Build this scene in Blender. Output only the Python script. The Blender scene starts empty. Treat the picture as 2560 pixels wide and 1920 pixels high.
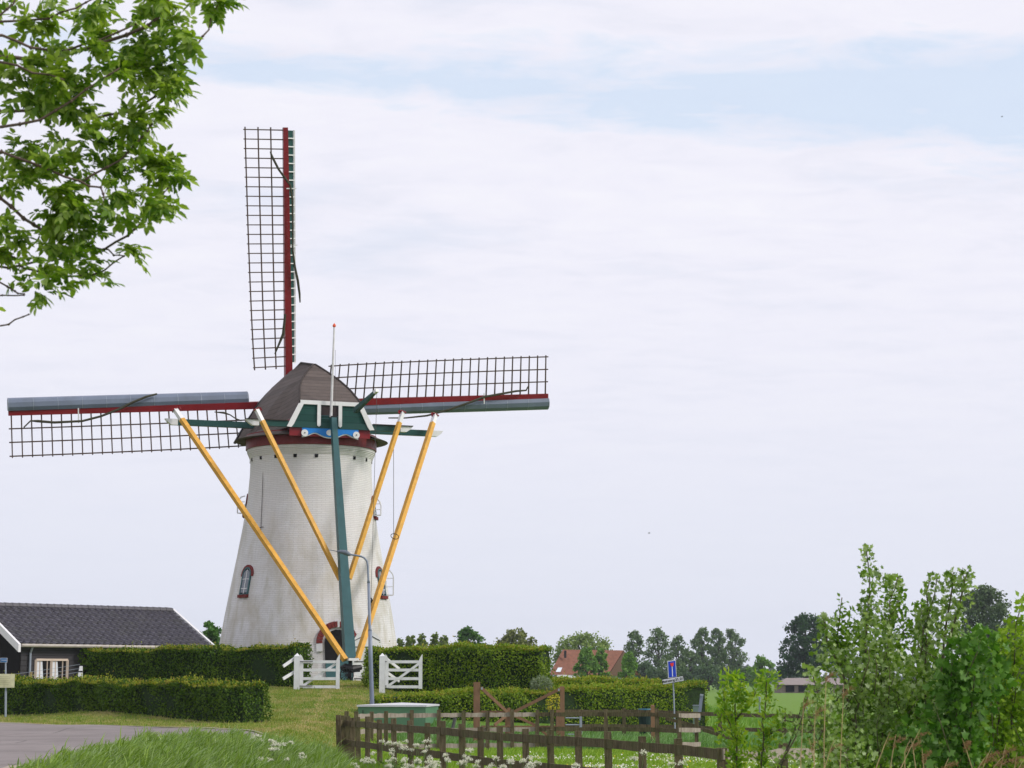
import bpy, math, random
import numpy as np
from mathutils import Vector, Matrix
PI = math.pi
rs = np.random.RandomState(7)
random.seed(7)
sc = bpy.context.scene
COL = sc.collection

# ------------------------------------------------------------------ camera
F, CXP, CYP, HYP, ZC = 5000.0, 1280.0, 960.0, 1700.0, 2.2
PT = math.atan((HYP - CYP) / F)
def W(px, py, D):
    """point at forward distance D seen at photo pixel (px,py)"""
    u, v = (px - CXP) / F, (CYP - py) / F
    y = math.cos(PT) - v * math.sin(PT); z = math.sin(PT) + v * math.cos(PT)
    k = D / y
    return Vector((u * k, D, ZC + z * k))
cam = bpy.data.cameras.new('camera'); cam.sensor_width = 36; cam.lens = 36 * F / 2560
cam.clip_start = 0.5; cam.clip_end = 9000
cam.dof.use_dof = True; cam.dof.focus_distance = 78; cam.dof.aperture_fstop = 6.0
co = bpy.data.objects.new('camera', cam); COL.objects.link(co)
co.location = (0, 0, ZC); co.rotation_euler = (PI / 2 + PT, 0, 0)
sc.camera = co

# ------------------------------------------------------------------ light and sky
SUN = Vector((.86, -.24, .66)).normalized()
sl = bpy.data.lights.new('sun', 'SUN'); sl.energy = 2.5; sl.angle = math.radians(14); sl.color = (1, .95, .87)
so = bpy.data.objects.new('sun', sl); COL.objects.link(so); so.location = (30, -20, 60)
so.rotation_euler = SUN.to_track_quat('Z', 'Y').to_euler()
wd = bpy.data.worlds.new('World'); sc.world = wd; wd.use_nodes = True
nt = wd.node_tree; nt.nodes.clear()
def N(nt, t, **k):
    n = nt.nodes.new(t)
    for a, b in k.items(): setattr(n, a, b)
    return n
def MA(nt, op, a, b=None, c=None, clamp=False):
    n = nt.nodes.new('ShaderNodeMath'); n.operation = op; n.use_clamp = clamp
    for i, v in enumerate((a, b, c)):
        if v is None: continue
        if isinstance(v, (int, float)): n.inputs[i].default_value = v
        else: nt.links.new(v, n.inputs[i])
    return n.outputs[0]
def MIXC(nt, f, a, b, blend='MIX'):
    n = nt.nodes.new('ShaderNodeMix'); n.data_type = 'RGBA'; n.blend_type = blend
    for s, v in ((n.inputs[0], f), (n.inputs[6], a), (n.inputs[7], b)):
        if isinstance(v, (int, float)): s.default_value = v
        elif isinstance(v, tuple): s.default_value = v if len(v) == 4 else v + (1,)
        else: nt.links.new(v, s)
    return n.outputs[2]
def NOISE(nt, vec, scale, detail=4, rough=.55, dist=0):
    n = nt.nodes.new('ShaderNodeTexNoise'); n.inputs['Scale'].default_value = scale
    n.inputs['Detail'].default_value = detail; n.inputs['Roughness'].default_value = rough
    n.inputs['Distortion'].default_value = dist
    if vec is not None: nt.links.new(vec, n.inputs['Vector'])
    return n.outputs['Fac']
def RAMP(nt, f, stops):
    n = nt.nodes.new('ShaderNodeValToRGB'); cr = n.color_ramp
    while len(cr.elements) < len(stops): cr.elements.new(.5)
    for e, (p, c) in zip(cr.elements, stops):
        e.position = p
        if not isinstance(c, tuple): c = (c, c, c)
        e.color = c + (1,) if len(c) == 3 else c
    nt.links.new(f, n.inputs[0]); return n.outputs[0]
def MAPV(nt, vec, sc_):
    n = nt.nodes.new('ShaderNodeMapping'); n.inputs['Scale'].default_value = sc_
    nt.links.new(vec, n.inputs['Vector']); return n.outputs[0]

sky = N(nt, 'ShaderNodeTexSky', sky_type='NISHITA', sun_disc=False)
sky.sun_elevation = math.asin(SUN.z); sky.sun_rotation = math.atan2(SUN.x, SUN.y)
sky.air_density = 1.0; sky.dust_density = 1.5
tc = N(nt, 'ShaderNodeTexCoord')
sp = N(nt, 'ShaderNodeSeparateXYZ'); nt.links.new(tc.outputs['Generated'], sp.inputs[0])
X, Y, Z = sp.outputs
# cloud layer coordinates: direction projected on a flat layer overhead
zz = MA(nt, 'MAXIMUM', MA(nt, 'ADD', Z, .10), .03)
cb = N(nt, 'ShaderNodeCombineXYZ'); nt.links.new(MA(nt, 'DIVIDE', X, zz), cb.inputs[0]); nt.links.new(MA(nt, 'DIVIDE', Y, zz), cb.inputs[1])
lay = cb.outputs[0]
n1 = NOISE(nt, MAPV(nt, lay, (1.0, 1.7, 1)), 1.6, 6, .55, .3)
n2 = NOISE(nt, MAPV(nt, lay, (2.2, 3.4, 1)), 3.2, 6, .6, .4)
n3 = NOISE(nt, MAPV(nt, tc.outputs['Generated'], (5.0, 5.0, 34.0)), 1.0, 4, .5, .2)
cz = MA(nt, 'SUBTRACT', MA(nt, 'SUBTRACT', .289, MA(nt, 'MULTIPLY', X, .055)), 0)
hw = MA(nt, 'MAXIMUM', MA(nt, 'ADD', .020, MA(nt, 'MULTIPLY', X, .062)), .003)
dist = MA(nt, 'ABSOLUTE', MA(nt, 'SUBTRACT', Z, cz))
pert = MA(nt, 'ADD', MA(nt, 'MULTIPLY', MA(nt, 'SUBTRACT', n2, .5), .05), MA(nt, 'MULTIPLY', MA(nt, 'SUBTRACT', n3, .5), .05))
gap = MA(nt, 'DIVIDE', MA(nt, 'ADD', MA(nt, 'SUBTRACT', hw, dist), pert), .016, clamp=True)
thin = MA(nt, 'MULTIPLY', MA(nt, 'SUBTRACT', .44, n1), 2.0, clamp=True)
hi = MA(nt, 'MULTIPLY', MA(nt, 'SUBTRACT', Z, .14), 8.0, clamp=True)
blue = MA(nt, 'MAXIMUM', MA(nt, 'MULTIPLY', gap, .74), MA(nt, 'MULTIPLY', thin, hi))
white = RAMP(nt, MA(nt, 'ADD', MA(nt, 'MULTIPLY', n1, .5), MA(nt, 'MULTIPLY', n2, .5)), [(.32, (8.0, 8.15, 9.2)), (.50, (8.9, 8.85, 9.8)), (.66, (9.3, 9.25, 9.95))])
low = RAMP(nt, Z, [(0.0, (7.9, 8.2, 9.3)), (.06, (8.0, 8.25, 9.3)), (.22, (8.75, 8.75, 9.75))])
lowf = MA(nt, 'SUBTRACT', 1.0, MA(nt, 'MULTIPLY', MA(nt, 'SUBTRACT', Z, .08), 6.5, clamp=True))
white = MIXC(nt, MA(nt, 'MULTIPLY', lowf, .85), white, low)
# blue gaps: the Nishita sky seen through thin veil cloud
veil = MIXC(nt, .92, sky.outputs[0], (6.6, 7.95, 9.8))
colr = MIXC(nt, blue, white, veil)
bg = N(nt, 'ShaderNodeBackground'); bg.inputs['Strength'].default_value = .10
nt.links.new(colr, bg.inputs['Color'])
wo = N(nt, 'ShaderNodeOutputWorld'); nt.links.new(bg.outputs[0], wo.inputs[0])
sc.view_settings.view_transform = 'Standard'; sc.view_settings.look = 'None'
sc.view_settings.exposure = 0.0; sc.view_settings.gamma = 1.0
sc.render.engine = 'CYCLES'
sc.cycles.max_bounces = 6; sc.cycles.diffuse_bounces = 3; sc.cycles.transparent_max_bounces = 4
sc.cycles.transmission_bounces = 4; sc.cycles.glossy_bounces = 2

# ------------------------------------------------------------------ materials
def mat(name, c, rough=.7, var=.15, scale=6, bump=0, bscale=30, spec=.3, stretch=(1, 1, 1), c2=None, metal=0, dirt=None):
    m = bpy.data.materials.new(name); m.use_nodes = True; nt = m.node_tree
    b = nt.nodes['Principled BSDF']; b.inputs['Roughness'].default_value = rough
    b.inputs['Specular IOR Level'].default_value = spec; b.inputs['Metallic'].default_value = metal
    tc = nt.nodes.new('ShaderNodeTexCoord')
    v = MAPV(nt, tc.outputs['Object'], stretch)
    f = NOISE(nt, v, scale, 5, .6)
    lo = tuple(x * (1 - var) for x in c); hi_ = tuple(min(1, x * (1 + var)) for x in c) if c2 is None else c2
    col = RAMP(nt, f, [(.3, lo), (.7, hi_)])
    if dirt:
        dc, ds, da = dirt
        g = NOISE(nt, MAPV(nt, tc.outputs['Object'], (1, 1, .35)), ds, 6, .65)
        col = MIXC(nt, MA(nt, 'MULTIPLY', MA(nt, 'SUBTRACT', g, .48), da, clamp=True), col, dc)
    nt.links.new(col, b.inputs['Base Color'])
    if bump:
        bn = nt.nodes.new('ShaderNodeBump'); bn.inputs['Strength'].default_value = bump; bn.inputs['Distance'].default_value = .02
        nt.links.new(NOISE(nt, v, bscale, 4, .6), bn.inputs['Height']); nt.links.new(bn.outputs[0], b.inputs['Normal'])
    return m
def leafmat(name, cols, trans=.3, rough=.5, spec=.35, clump=None, under=None):
    """cols: list of leaf colours picked at random per leaf; clump: (scale, colour) larger patches of another tint"""
    m = bpy.data.materials.new(name); m.use_nodes = True; nt = m.node_tree
    b = nt.nodes['Principled BSDF']; b.inputs['Roughness'].default_value = rough
    b.inputs['Specular IOR Level'].default_value = spec
    g = nt.nodes.new('ShaderNodeNewGeometry')
    cols = [(c[0] * 1.17, c[1] * 1.10, c[2] * 1.1) for c in cols]; n = len(cols)
    col = RAMP(nt, g.outputs['Random Per Island'], [(i / max(1, n - 1), c) for i, c in enumerate(cols)])
    if clump:
        tc = nt.nodes.new('ShaderNodeTexCoord')
        f = MA(nt, 'MULTIPLY', MA(nt, 'SUBTRACT', NOISE(nt, tc.outputs['Object'], clump[0], 2, .5), .47), 6, clamp=True)
        col = MIXC(nt, MA(nt, 'MULTIPLY', f, clump[2] if len(clump) > 2 else .6), col, clump[1])
    if under: col = MIXC(nt, g.outputs['Backfacing'], col, under)
    nt.links.new(col, b.inputs['Base Color'])
    t = nt.nodes.new('ShaderNodeBsdfTranslucent'); nt.links.new(MIXC(nt, 1.0, col, (1.15, 1.25, .5), 'MULTIPLY'), t.inputs[0])
    mx = nt.nodes.new('ShaderNodeMixShader'); mx.inputs[0].default_value = trans
    nt.links.new(b.outputs[0], mx.inputs[1]); nt.links.new(t.outputs[0], mx.inputs[2])
    nt.links.new(mx.outputs[0], nt.nodes['Material Output'].inputs[0])
    return m
M = {}
M['white'] = mat('white_paint', (.72, .72, .74), .45, .08, 5, dirt=((.42, .42, .34), 3, 1.2))
M['white_trim'] = mat('white_trim_paint', (.74, .73, .75), .45, .05, 4)
M['yellow'] = mat('ochre_yellow_paint', (.66, .345, .055), .55, .16, 5, dirt=((.36, .22, .06), 2.5, 1.3))
M['teal'] = mat('dark_teal_paint', (.028, .095, .105), .4, .12, 3)
M['green'] = mat('bottle_green_paint', (.012, .062, .055), .42, .12, 4, stretch=(1, 1, 8))
M['red'] = mat('dark_red_paint', (.20, .009, .014), .4, .12, 2, dirt=((.26, .035, .035), 1.2, .7))
M['redband'] = mat('faded_red_paint', (.17, .016, .018), .45, .2, 1.5, dirt=((.30, .10, .09), 1.2, .8))
M['redbrick'] = mat('red_brick_trim', (.155, .022, .02), .75, .3, 14)
M['blue'] = mat('bright_blue_paint', (.012, .20, .62), .4, .06, 3)
M['black'] = mat('black_iron', (.012, .012, .014), .5, .3, 8)
M['lath'] = mat('brown_lattice_wood', (.075, .045, .035), .65, .3, 9)
M['steelblue'] = mat('blue_grey_sheet_metal', (.14, .17, .235), .5, .14, 1.1, stretch=(1, 1, 1), spec=.5, dirt=((.09, .105, .12), .9, 1.5))
M['cloth'] = mat('rolled_olive_sailcloth', (.055, .052, .032), .9, .3, 12)
M['rope'] = mat('grey_rope', (.10, .09, .09), .8, .1, 12)
M['zinc'] = mat('galvanised_zinc', (.32, .36, .43), .45, .12, 5, spec=.5, metal=.25)
M['lamp'] = mat('lamp_post_grey', (.20, .235, .31), .45, .1, 4, spec=.5)
M['fence'] = mat('weathered_mossy_wood', (.105, .084, .047), .9, .45, 3.5, bump=.5, stretch=(7, 7, 1), c2=(.18, .145, .088), dirt=((.10, .125, .04), 2.2, 2.0), spec=.1)
M['fencegrey'] = mat('silvered_board', (.30, .245, .20), .85, .25, 4, bump=.4, stretch=(6, 6, 1), c2=(.42, .36, .31), dirt=((.16, .13, .09), 1.8, 1.8))
M['fencered'] = mat('orange_brown_timber', (.23, .130, .073), .8, .18, 4, stretch=(4, 4, 1), dirt=((.11, .06, .045), 2, 1.4))
M['bark'] = mat('dark_bark', (.060, .045, .036), .9, .3, 14, bump=.5)
M['twig'] = mat('brown_twig', (.125, .085, .07), .8, .3, 20)
M['stem'] = mat('grey_green_stem', (.10, .085, .05), .75, .25, 12)
M['glass'] = mat('window_glass', (.10, .12, .15), .08, .1, 3, spec=.8)
M['dark'] = mat('dark_interior_and_shade', (.006, .005, .006), .9, .1, 3)
M['boxgreen'] = mat('box_green_paint', (.10, .215, .125), .5, .08, 3)
M['boxlid'] = mat('pale_metal_lid', (.62, .62, .66), .4, .05, 3)
M['cream'] = mat('algae_stained_panel', (.62, .60, .40), .6, .15, 5, dirt=((.36, .38, .16), 5, 1.2))
M['signblue'] = mat('sign_blue', (.006, .04, .42), .35, .04, 3)
M['signred'] = mat('sign_red', (.62, .03, .025), .35, .04, 3)
M['signwhite'] = mat('sign_white', (.66, .66, .72), .35, .04, 3)
M['barn'] = mat('black_stained_boards', (.024, .022, .027), .7, .3, 3)
M['tile'] = mat('dark_slate_tile', (.082, .077, .095), .5, .3, 5, dirt=((.10, .105, .06), 1.4, 1.1), spec=.3)
M['barnwin'] = mat('cream_window_paint', (.62, .50, .42), .5, .05, 5)
M['curtain'] = mat('white_curtain', (.66, .68, .74), .8, .06, 9, stretch=(6, 6, .5))
M['redtile'] = mat('orange_red_roof_tile', (.185, .076, .047), .85, .25, 1.5, bump=.3, stretch=(1, 1, 2))
M['orange'] = mat('orange_tip', (.75, .10, .03), .5, .05, 3)
M['aqua'] = mat('teal_plastic', (.015, .11, .16), .4, .1, 5)
M['pinkwall'] = mat('faded_brick_wall', (.24, .18, .17), .8, .15, 1)
M['greyroof'] = mat('grey_brown_roof', (.27, .23, .215), .8, .12, 1)

# roof felt / boards of the cap : long board lines
def boardmat(name, c, c2, period, amt=.5):
    m = bpy.data.materials.new(name); m.use_nodes = True; nt = m.node_tree
    b = nt.nodes['Principled BSDF']; b.inputs['Roughness'].default_value = .75; b.inputs['Specular IOR Level'].default_value = .25
    uv = nt.nodes.new('ShaderNodeUVMap')
    s = nt.nodes.new('ShaderNodeSeparateXYZ'); nt.links.new(uv.outputs[0], s.inputs[0])
    v = MA(nt, 'DIVIDE', s.outputs[1], period)
    fr = MA(nt, 'FRACT', v); row = MA(nt, 'FLOOR', v)
    edge = MA(nt, 'LESS_THAN', fr, .09)
    wn = nt.nodes.new('ShaderNodeTexWhiteNoise'); wn.noise_dimensions = '1D'; nt.links.new(row, wn.inputs['W'])
    tc = nt.nodes.new('ShaderNodeTexCoord')
    f = MA(nt, 'ADD', MA(nt, 'MULTIPLY', wn.outputs[0], .35), MA(nt, 'MULTIPLY', NOISE(nt, tc.outputs['Object'], 3, 5), .65))
    col = MIXC(nt, MA(nt, 'MULTIPLY', f, 1.0), c, c2)
    col = MIXC(nt, MA(nt, 'MULTIPLY', edge, amt), col, tuple(x * .3 for x in c))
    g = NOISE(nt, tc.outputs['Object'], 28, 2)
    col = MIXC(nt, MA(nt, 'MULTIPLY', MA(nt, 'GREATER_THAN', g, .76), .5), col, (.4, .4, .38))
    nt.links.new(col, b.inputs['Base Color'])
    bn = nt.nodes.new('ShaderNodeBump'); bn.inputs['Strength'].default_value = .6; bn.inputs['Distance'].default_value = .02
    nt.links.new(fr, bn.inputs['Height']); nt.links.new(bn.outputs[0], b.inputs['Normal'])
    return m
M['cap'] = boardmat('brown_grey_roof_felt', (.055, .043, .038), (.145, .115, .103), .30, .65)
M['greenboard'] = boardmat('green_boarding', (.010, .052, .046), (.016, .075, .066), .26, .5)

def brickmat():
    m = bpy.data.materials.new('whitewashed_brick'); m.use_nodes = True; nt = m.node_tree
    b = nt.nodes['Principled BSDF']; b.inputs['Roughness'].default_value = .75; b.inputs['Specular IOR Level'].default_value = .2
    uv = nt.nodes.new('ShaderNodeUVMap')
    br = nt.nodes.new('ShaderNodeTexBrick'); nt.links.new(uv.outputs[0], br.inputs['Vector'])
    br.inputs['Scale'].default_value = 1; br.inputs['Brick Width'].default_value = .42; br.inputs['Row Height'].default_value = .078
    br.inputs['Mortar Size'].default_value = .012; br.inputs['Mortar Smooth'].default_value = .3
    br.inputs['Color1'].default_value = (.70, .685, .70, 1); br.inputs['Color2'].default_value = (.66, .645, .66, 1); br.inputs['Mortar'].default_value = (.55, .535, .55, 1)
    s = nt.nodes.new('ShaderNodeSeparateXYZ'); nt.links.new(uv.outputs[0], s.inputs[0])
    h = s.outputs[1]
    st = NOISE(nt, MAPV(nt, uv.outputs[0], (1.1, .55, 1)), 1.0, 6, .62, .3)
    st2 = NOISE(nt, MAPV(nt, uv.outputs[0], (2.6, .5, 1)), 1.1, 5, .6)
    st3 = NOISE(nt, MAPV(nt, uv.outputs[0], (.5, .9, 1)), .9, 3, .6)
    lowm = RAMP(nt, MA(nt, 'DIVIDE', h, 12.0), [(0, .9), (.18, 1.0), (.45, .70), (.62, .12), (1, .06)])
    g = MA(nt, 'MULTIPLY', MA(nt, 'MULTIPLY', MA(nt, 'SUBTRACT', st, .43), 4.2, clamp=True), lowm)
    g2 = MA(nt, 'MULTIPLY', MA(nt, 'MULTIPLY', MA(nt, 'SUBTRACT', st2, .50), 3.0, clamp=True), lowm)
    col = MIXC(nt, MA(nt, 'MULTIPLY', g, .74), br.outputs['Color'], (.40, .355, .27))
    col = MIXC(nt, MA(nt, 'MULTIPLY', g2, .75), col, (.31, .28, .16))
    col = MIXC(nt, MA(nt, 'MULTIPLY', MA(nt, 'SUBTRACT', st3, .42), 1.3, clamp=True), col, (.63, .59, .58))
    nt.links.new(col, b.inputs['Base Color'])
    bn = nt.nodes.new('ShaderNodeBump'); bn.inputs['Strength'].default_value = .5; bn.inputs['Distance'].default_value = .012
    inv = MA(nt, 'SUBTRACT', 1, br.outputs['Fac']); nt.links.new(inv, bn.inputs['Height']); nt.links.new(bn.outputs[0], b.inputs['Normal'])
    return m
M['brick'] = brickmat()

# ------------------------------------------------------------------ object helpers
def org(o):
    v = Vector((0, 0, 0))
    while o is not None: v += o.location; o = o.parent
    return v
def tag(o, label=None, cat=None, group=None, kind=None):
    if label: o['label'] = label
    if cat: o['category'] = cat
    if group: o['group'] = group
    if kind: o['kind'] = kind
    return o
def thing(name, loc, label, cat, group=None):
    o = bpy.data.objects.new(name, None); COL.objects.link(o); o.location = Vector(loc); o.empty_display_size = .2
    return tag(o, label, cat, group)
def mesh(name, V, Fc, m, parent=None, smooth=False, origin=None, uv=None):
    V = np.asarray(V, dtype=np.float64).reshape(-1, 3)
    o0 = np.array(org(parent)) if parent is not None else (np.array(origin) if origin is not None else np.zeros(3))
    me = bpy.data.meshes.new(name); me.from_pydata((V - o0).tolist(), [], [tuple(int(i) for i in f) for f in Fc])
    me.validate(); me.update()
    if smooth: me.polygons.foreach_set('use_smooth', [True] * len(me.polygons))
    if uv is not None:
        l = me.uv_layers.new(name='uv'); uvv = np.asarray(uv)
        vi = np.zeros(len(me.loops), dtype=np.int32); me.loops.foreach_get('vertex_index', vi)
        l.data.foreach_set('uv', uvv[vi].ravel())
    me.materials.append(m)
    o = bpy.data.objects.new(name, me); COL.objects.link(o)
    if parent is not None: o.parent = parent
    elif origin is not None: o.location = origin
    return o
class MB:
    def __init__(s): s.v = []; s.f = []
    def add(s, V, Fc):
        n = len(s.v); s.v += [tuple(p) for p in V]; s.f += [tuple(i + n for i in f) for f in Fc]; return s
    def beam(s, p0, p1, w, h, w1=None, h1=None, up=(0, 0, 1), side=None):
        p0, p1 = Vector(p0), Vector(p1); d = (p1 - p0).normalized(); u = Vector(up)
        if abs(d.dot(u)) > .98: u = Vector((0, -1, 0))
        a = d.cross(u).normalized() if side is None else Vector(side).normalized()
        b = a.cross(d).normalized()
        w1 = w if w1 is None else w1; h1 = h if h1 is None else h1
        V = [p + a * x * ww / 2 + b * y * hh / 2 for p, ww, hh in ((p0, w, h), (p1, w1, h1)) for x, y in ((-1, -1), (1, -1), (1, 1), (-1, 1))]
        return s.add(V, [(0, 3, 2, 1), (4, 5, 6, 7), (0, 1, 5, 4), (1, 2, 6, 5), (2, 3, 7, 6), (3, 0, 4, 7)])
    def box(s, c, sz, rz=0):
        c = Vector(c); R = Matrix.Rotation(rz, 3, 'Z')
        V = [c + R @ Vector((x * sz[0] / 2, y * sz[1] / 2, z * sz[2] / 2)) for z in (-1, 1) for x, y in ((-1, -1), (1, -1), (1, 1), (-1, 1))]
        return s.add(V, [(0, 3, 2, 1), (4, 5, 6, 7), (0, 1, 5, 4), (1, 2, 6, 5), (2, 3, 7, 6), (3, 0, 4, 7)])
    def tube(s, pts, rad, n=8, caps=True):
        pts = [Vector(p) for p in pts]; k = len(pts)
        if isinstance(rad, (int, float)): rad = [rad] * k
        V = []; pa = None
        for i, p in enumerate(pts):
            d = (pts[min(i + 1, k - 1)] - pts[max(i - 1, 0)]).normalized()
            u = Vector((0, 0, 1)) if abs(d.z) < .9 else Vector((0, 1, 0))
            a = d.cross(u).normalized() if pa is None else (pa - d * pa.dot(d)).normalized()
            pa = a; b = d.cross(a)
            V += [p + (a * math.cos(2 * PI * j / n) + b * math.sin(2 * PI * j / n)) * rad[i] for j in range(n)]
        Fc = [(i * n + j, i * n + (j + 1) % n, (i + 1) * n + (j + 1) % n, (i + 1) * n + j) for i in range(k - 1) for j in range(n)]
        if caps: Fc += [tuple(range(n))[::-1], tuple((k - 1) * n + j for j in range(n))]
        return s.add(V, Fc)
    def ring(s, c, ax, R, r, n=20, m=6):
        c, ax = Vector(c), Vector(ax).normalized(); a = ax.orthogonal().normalized(); b = ax.cross(a)
        V = []
        for i in range(n):
            t = 2 * PI * i / n; d = a * math.cos(t) + b * math.sin(t)
            V += [c + d * (R + r * math.cos(2 * PI * j / m)) + ax * r * math.sin(2 * PI * j / m) for j in range(m)]
        return s.add(V, [(i * m + j, i * m + (j + 1) % m, ((i + 1) % n) * m + (j + 1) % m, ((i + 1) % n) * m + j) for i in range(n) for j in range(m)])
    def disc(s, c, ax, R, th, n=24):
        c, ax = Vector(c), Vector(ax).normalized(); return s.tube([c - ax * th / 2, c + ax * th / 2], R, n)
    def prism(s, poly, off):
        """polygon of 3D points extruded by vector off"""
        poly = [Vector(p) for p in poly]; off = Vector(off); n = len(poly)
        return s.add(poly + [p + off for p in poly], [tuple(range(n))[::-1], tuple(range(n, 2 * n))] + [(i, (i + 1) % n, n + (i + 1) % n, n + i) for i in range(n)])
    def out(s, name, m, parent=None, smooth=False, origin=None):
        o = mesh(name, s.v, s.f, m, parent, smooth, origin)
        return o

# leaf templates: x along the leaf, y side, z fold
def tm(pts): return np.array(pts, dtype=float)
LF_DIAMOND = (tm([(0, 0, 0), (.45, .32, .10), (1, 0, 0), (.45, -.32, .10)]), [(0, 1, 2), (0, 2, 3)])
LF_LANCE = (tm([(0, 0, 0), (.3, .17, .05), (.65, .15, .04), (1, 0, -.08), (.65, -.15, .04), (.3, -.17, .05)]), [(0, 1, 2, 3), (0, 3, 4, 5)])
LF_STAR = (tm([(0, 0, 0), (.12, .42, .06), (.38, .30, .05), (.62, .58, .10), (.66, .22, .03), (1.0, 0, -.05), (.66, -.22, .03), (.62, -.58, .10), (.38, -.30, .05), (.12, -.42, .06)]), [(0, 1, 2, 3, 4, 5), (0, 5, 6, 7, 8, 9)])
LF_BLADE = (tm([(0, .5, 0), (0, -.5, 0), (.5, .38, 0), (.5, -.38, 0), (1, 0, 0)]), [(0, 1, 3, 2), (2, 3, 4)])
def unit(a): return a / np.maximum(np.linalg.norm(a, axis=1, keepdims=True), 1e-9)
def leafmesh(P, A, Nn, S, tmpl, wid=1.0):
    T, Fc = tmpl; n = len(P); k = len(T)
    A = unit(A); Bv = unit(np.cross(Nn, A)); Cn = np.cross(A, Bv)
    S = np.broadcast_to(S, (n,)).reshape(n, 1, 1); wid = np.broadcast_to(wid, (n,)).reshape(n, 1, 1)
    V = P[:, None, :] + S * (T[None, :, 0:1] * A[:, None, :] + wid * T[None, :, 1:2] * Bv[:, None, :] + T[None, :, 2:3] * Cn[:, None, :])
    return V.reshape(-1, 3), k, Fc, n
def leafobj(name, parts, m, parent=None, origin=None):
    """fast mesh from a list of leafmesh() results"""
    o0 = np.array(org(parent)) if parent is not None else (np.array(origin) if origin is not None else np.zeros(3))
    VV = []; L = []; LS = []; LT = []; base = 0; lc = 0
    for V, k, Fc, n in parts:
        VV.append(V)
        flat = np.concatenate([np.array(f) for f in Fc]); lens = np.array([len(f) for f in Fc]); per = len(flat)
        L.append((base + (np.arange(n) * k)[:, None] + flat[None, :]).ravel())
        st = np.concatenate([[0], np.cumsum(lens)[:-1]])
        LS.append((lc + (np.arange(n) * per)[:, None] + st[None, :]).ravel()); LT.append(np.tile(lens, n))
        base += n * k; lc += n * per
    VV = np.concatenate(VV) - o0; L = np.concatenate(L); LS = np.concatenate(LS); LT = np.concatenate(LT)
    me = bpy.data.meshes.new(name)
    me.vertices.add(len(VV)); me.vertices.foreach_set('co', VV.ravel())
    me.loops.add(len(L)); me.loops.foreach_set('vertex_index', L.astype(np.int32))
    me.polygons.add(len(LS)); me.polygons.foreach_set('loop_start', LS.astype(np.int32)); me.polygons.foreach_set('loop_total', LT.astype(np.int32))
    me.update(calc_edges=True); me.materials.append(m)
    o = bpy.data.objects.new(name, me); COL.objects.link(o)
    if parent is not None: o.parent = parent
    elif origin is not None: o.location = origin
    return o
def randdir(n): return unit(rs.normal(size=(n, 3)))

# ------------------------------------------------------------------ terrain
MC = Vector((-8.72, 86.4, 0))       # mill axis
def sstep(a, b, x):
    t = np.clip((x - a) / (b - a), 0, 1); return t * t * (3 - 2 * t)
def terr(x, y):
    x = np.asarray(x, float); y = np.asarray(y, float)
    side = sstep(-6.6, -4.0, x - .9 * sstep(50, 57, y))
    base = .95 + (.10 - .95) * side
    base = base + (.30 - base) * sstep(-9, -30, x) * sstep(90, 140, y)
    base = base + (.10 - base) * sstep(110, 150, y)
    r = np.hypot(x - MC.x, y - MC.y) + np.maximum(0, x + 4) * .35 + np.maximum(0, -12.5 - x) * 1.15
    f = np.interp(r, [0, 8, 14.5, 20.5, 25.5, 28], [1, 1, .78, .42, .06, 0])
    hgt = base + (2.15 - base) * f
    hgt = hgt + .03 * np.sin(x * 1.3 + y * .7) * np.cos(y * .9 - x * .4) * np.clip(1 - r / 200, 0, 1)
    return hgt
def T(x, y): return float(terr(x, y))
xs = np.concatenate([np.array([-4000, -1500, -600, -300, -160, -90, -60]), np.arange(-44, 44.1, .5), np.array([60, 90, 160, 300, 600, 1500, 4000])])
ys = np.concatenate([np.array([-200, -60, -20, -5]), np.arange(0, 118, .5), np.array([124, 134, 150, 180, 230, 320, 480, 800, 1500, 3000, 6000])])
gx, gy = np.meshgrid(xs, ys); gz = terr(gx, gy)
nx, ny = len(xs), len(ys)
def grassmat():
    m = bpy.data.materials.new('lawn_grass'); m.use_nodes = True; nt = m.node_tree
    b = nt.nodes['Principled BSDF']; b.inputs['Roughness'].default_value = .9; b.inputs['Specular IOR Level'].default_value = .15
    tc = nt.nodes.new('ShaderNodeTexCoord'); v = tc.outputs['Object']
    a = NOISE(nt, v, .45, 5, .6); bb = NOISE(nt, v, 2.6, 5, .65); c = NOISE(nt, v, 18, 3, .6)
    col = RAMP(nt, a, [(.35, (.10, .16, .02)), (.6, (.17, .205, .035))])
    col = MIXC(nt, MA(nt, 'MULTIPLY', MA(nt, 'SUBTRACT', bb, .5), 3, clamp=True), col, (.33, .28, .11))
    col = MIXC(nt, MA(nt, 'MULTIPLY', c, .4), col, (.09, .15, .02))
    s = nt.nodes.new('ShaderNodeSeparateXYZ'); nt.links.new(v, s.inputs[0])
    right = MA(nt, 'MULTIPLY', MA(nt, 'ADD', s.outputs[0], 4.5), .7, clamp=True)
    col = MIXC(nt, MA(nt, 'MULTIPLY', right, .75), col, (.13, .25, .03))
    nt.links.new(col, b.inputs['Base Color'])
    bn = nt.nodes.new('ShaderNodeBump'); bn.inputs['Strength'].default_value = .6; bn.inputs['Distance'].default_value = .05
    nt.links.new(NOISE(nt, v, 22, 4, .7), bn.inputs['Height']); nt.links.new(bn.outputs[0], b.inputs['Normal'])
    return m
M['lawn'] = grassmat()
gv = np.stack([gx.ravel(), gy.ravel(), gz.ravel()], 1)
gf = [(j * nx + i, j * nx + i + 1, (j + 1) * nx + i + 1, (j + 1) * nx + i) for j in range(ny - 1) for i in range(nx - 1)]
tag(mesh('ground', gv, gf, M['lawn'], smooth=True), kind='structure')

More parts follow.
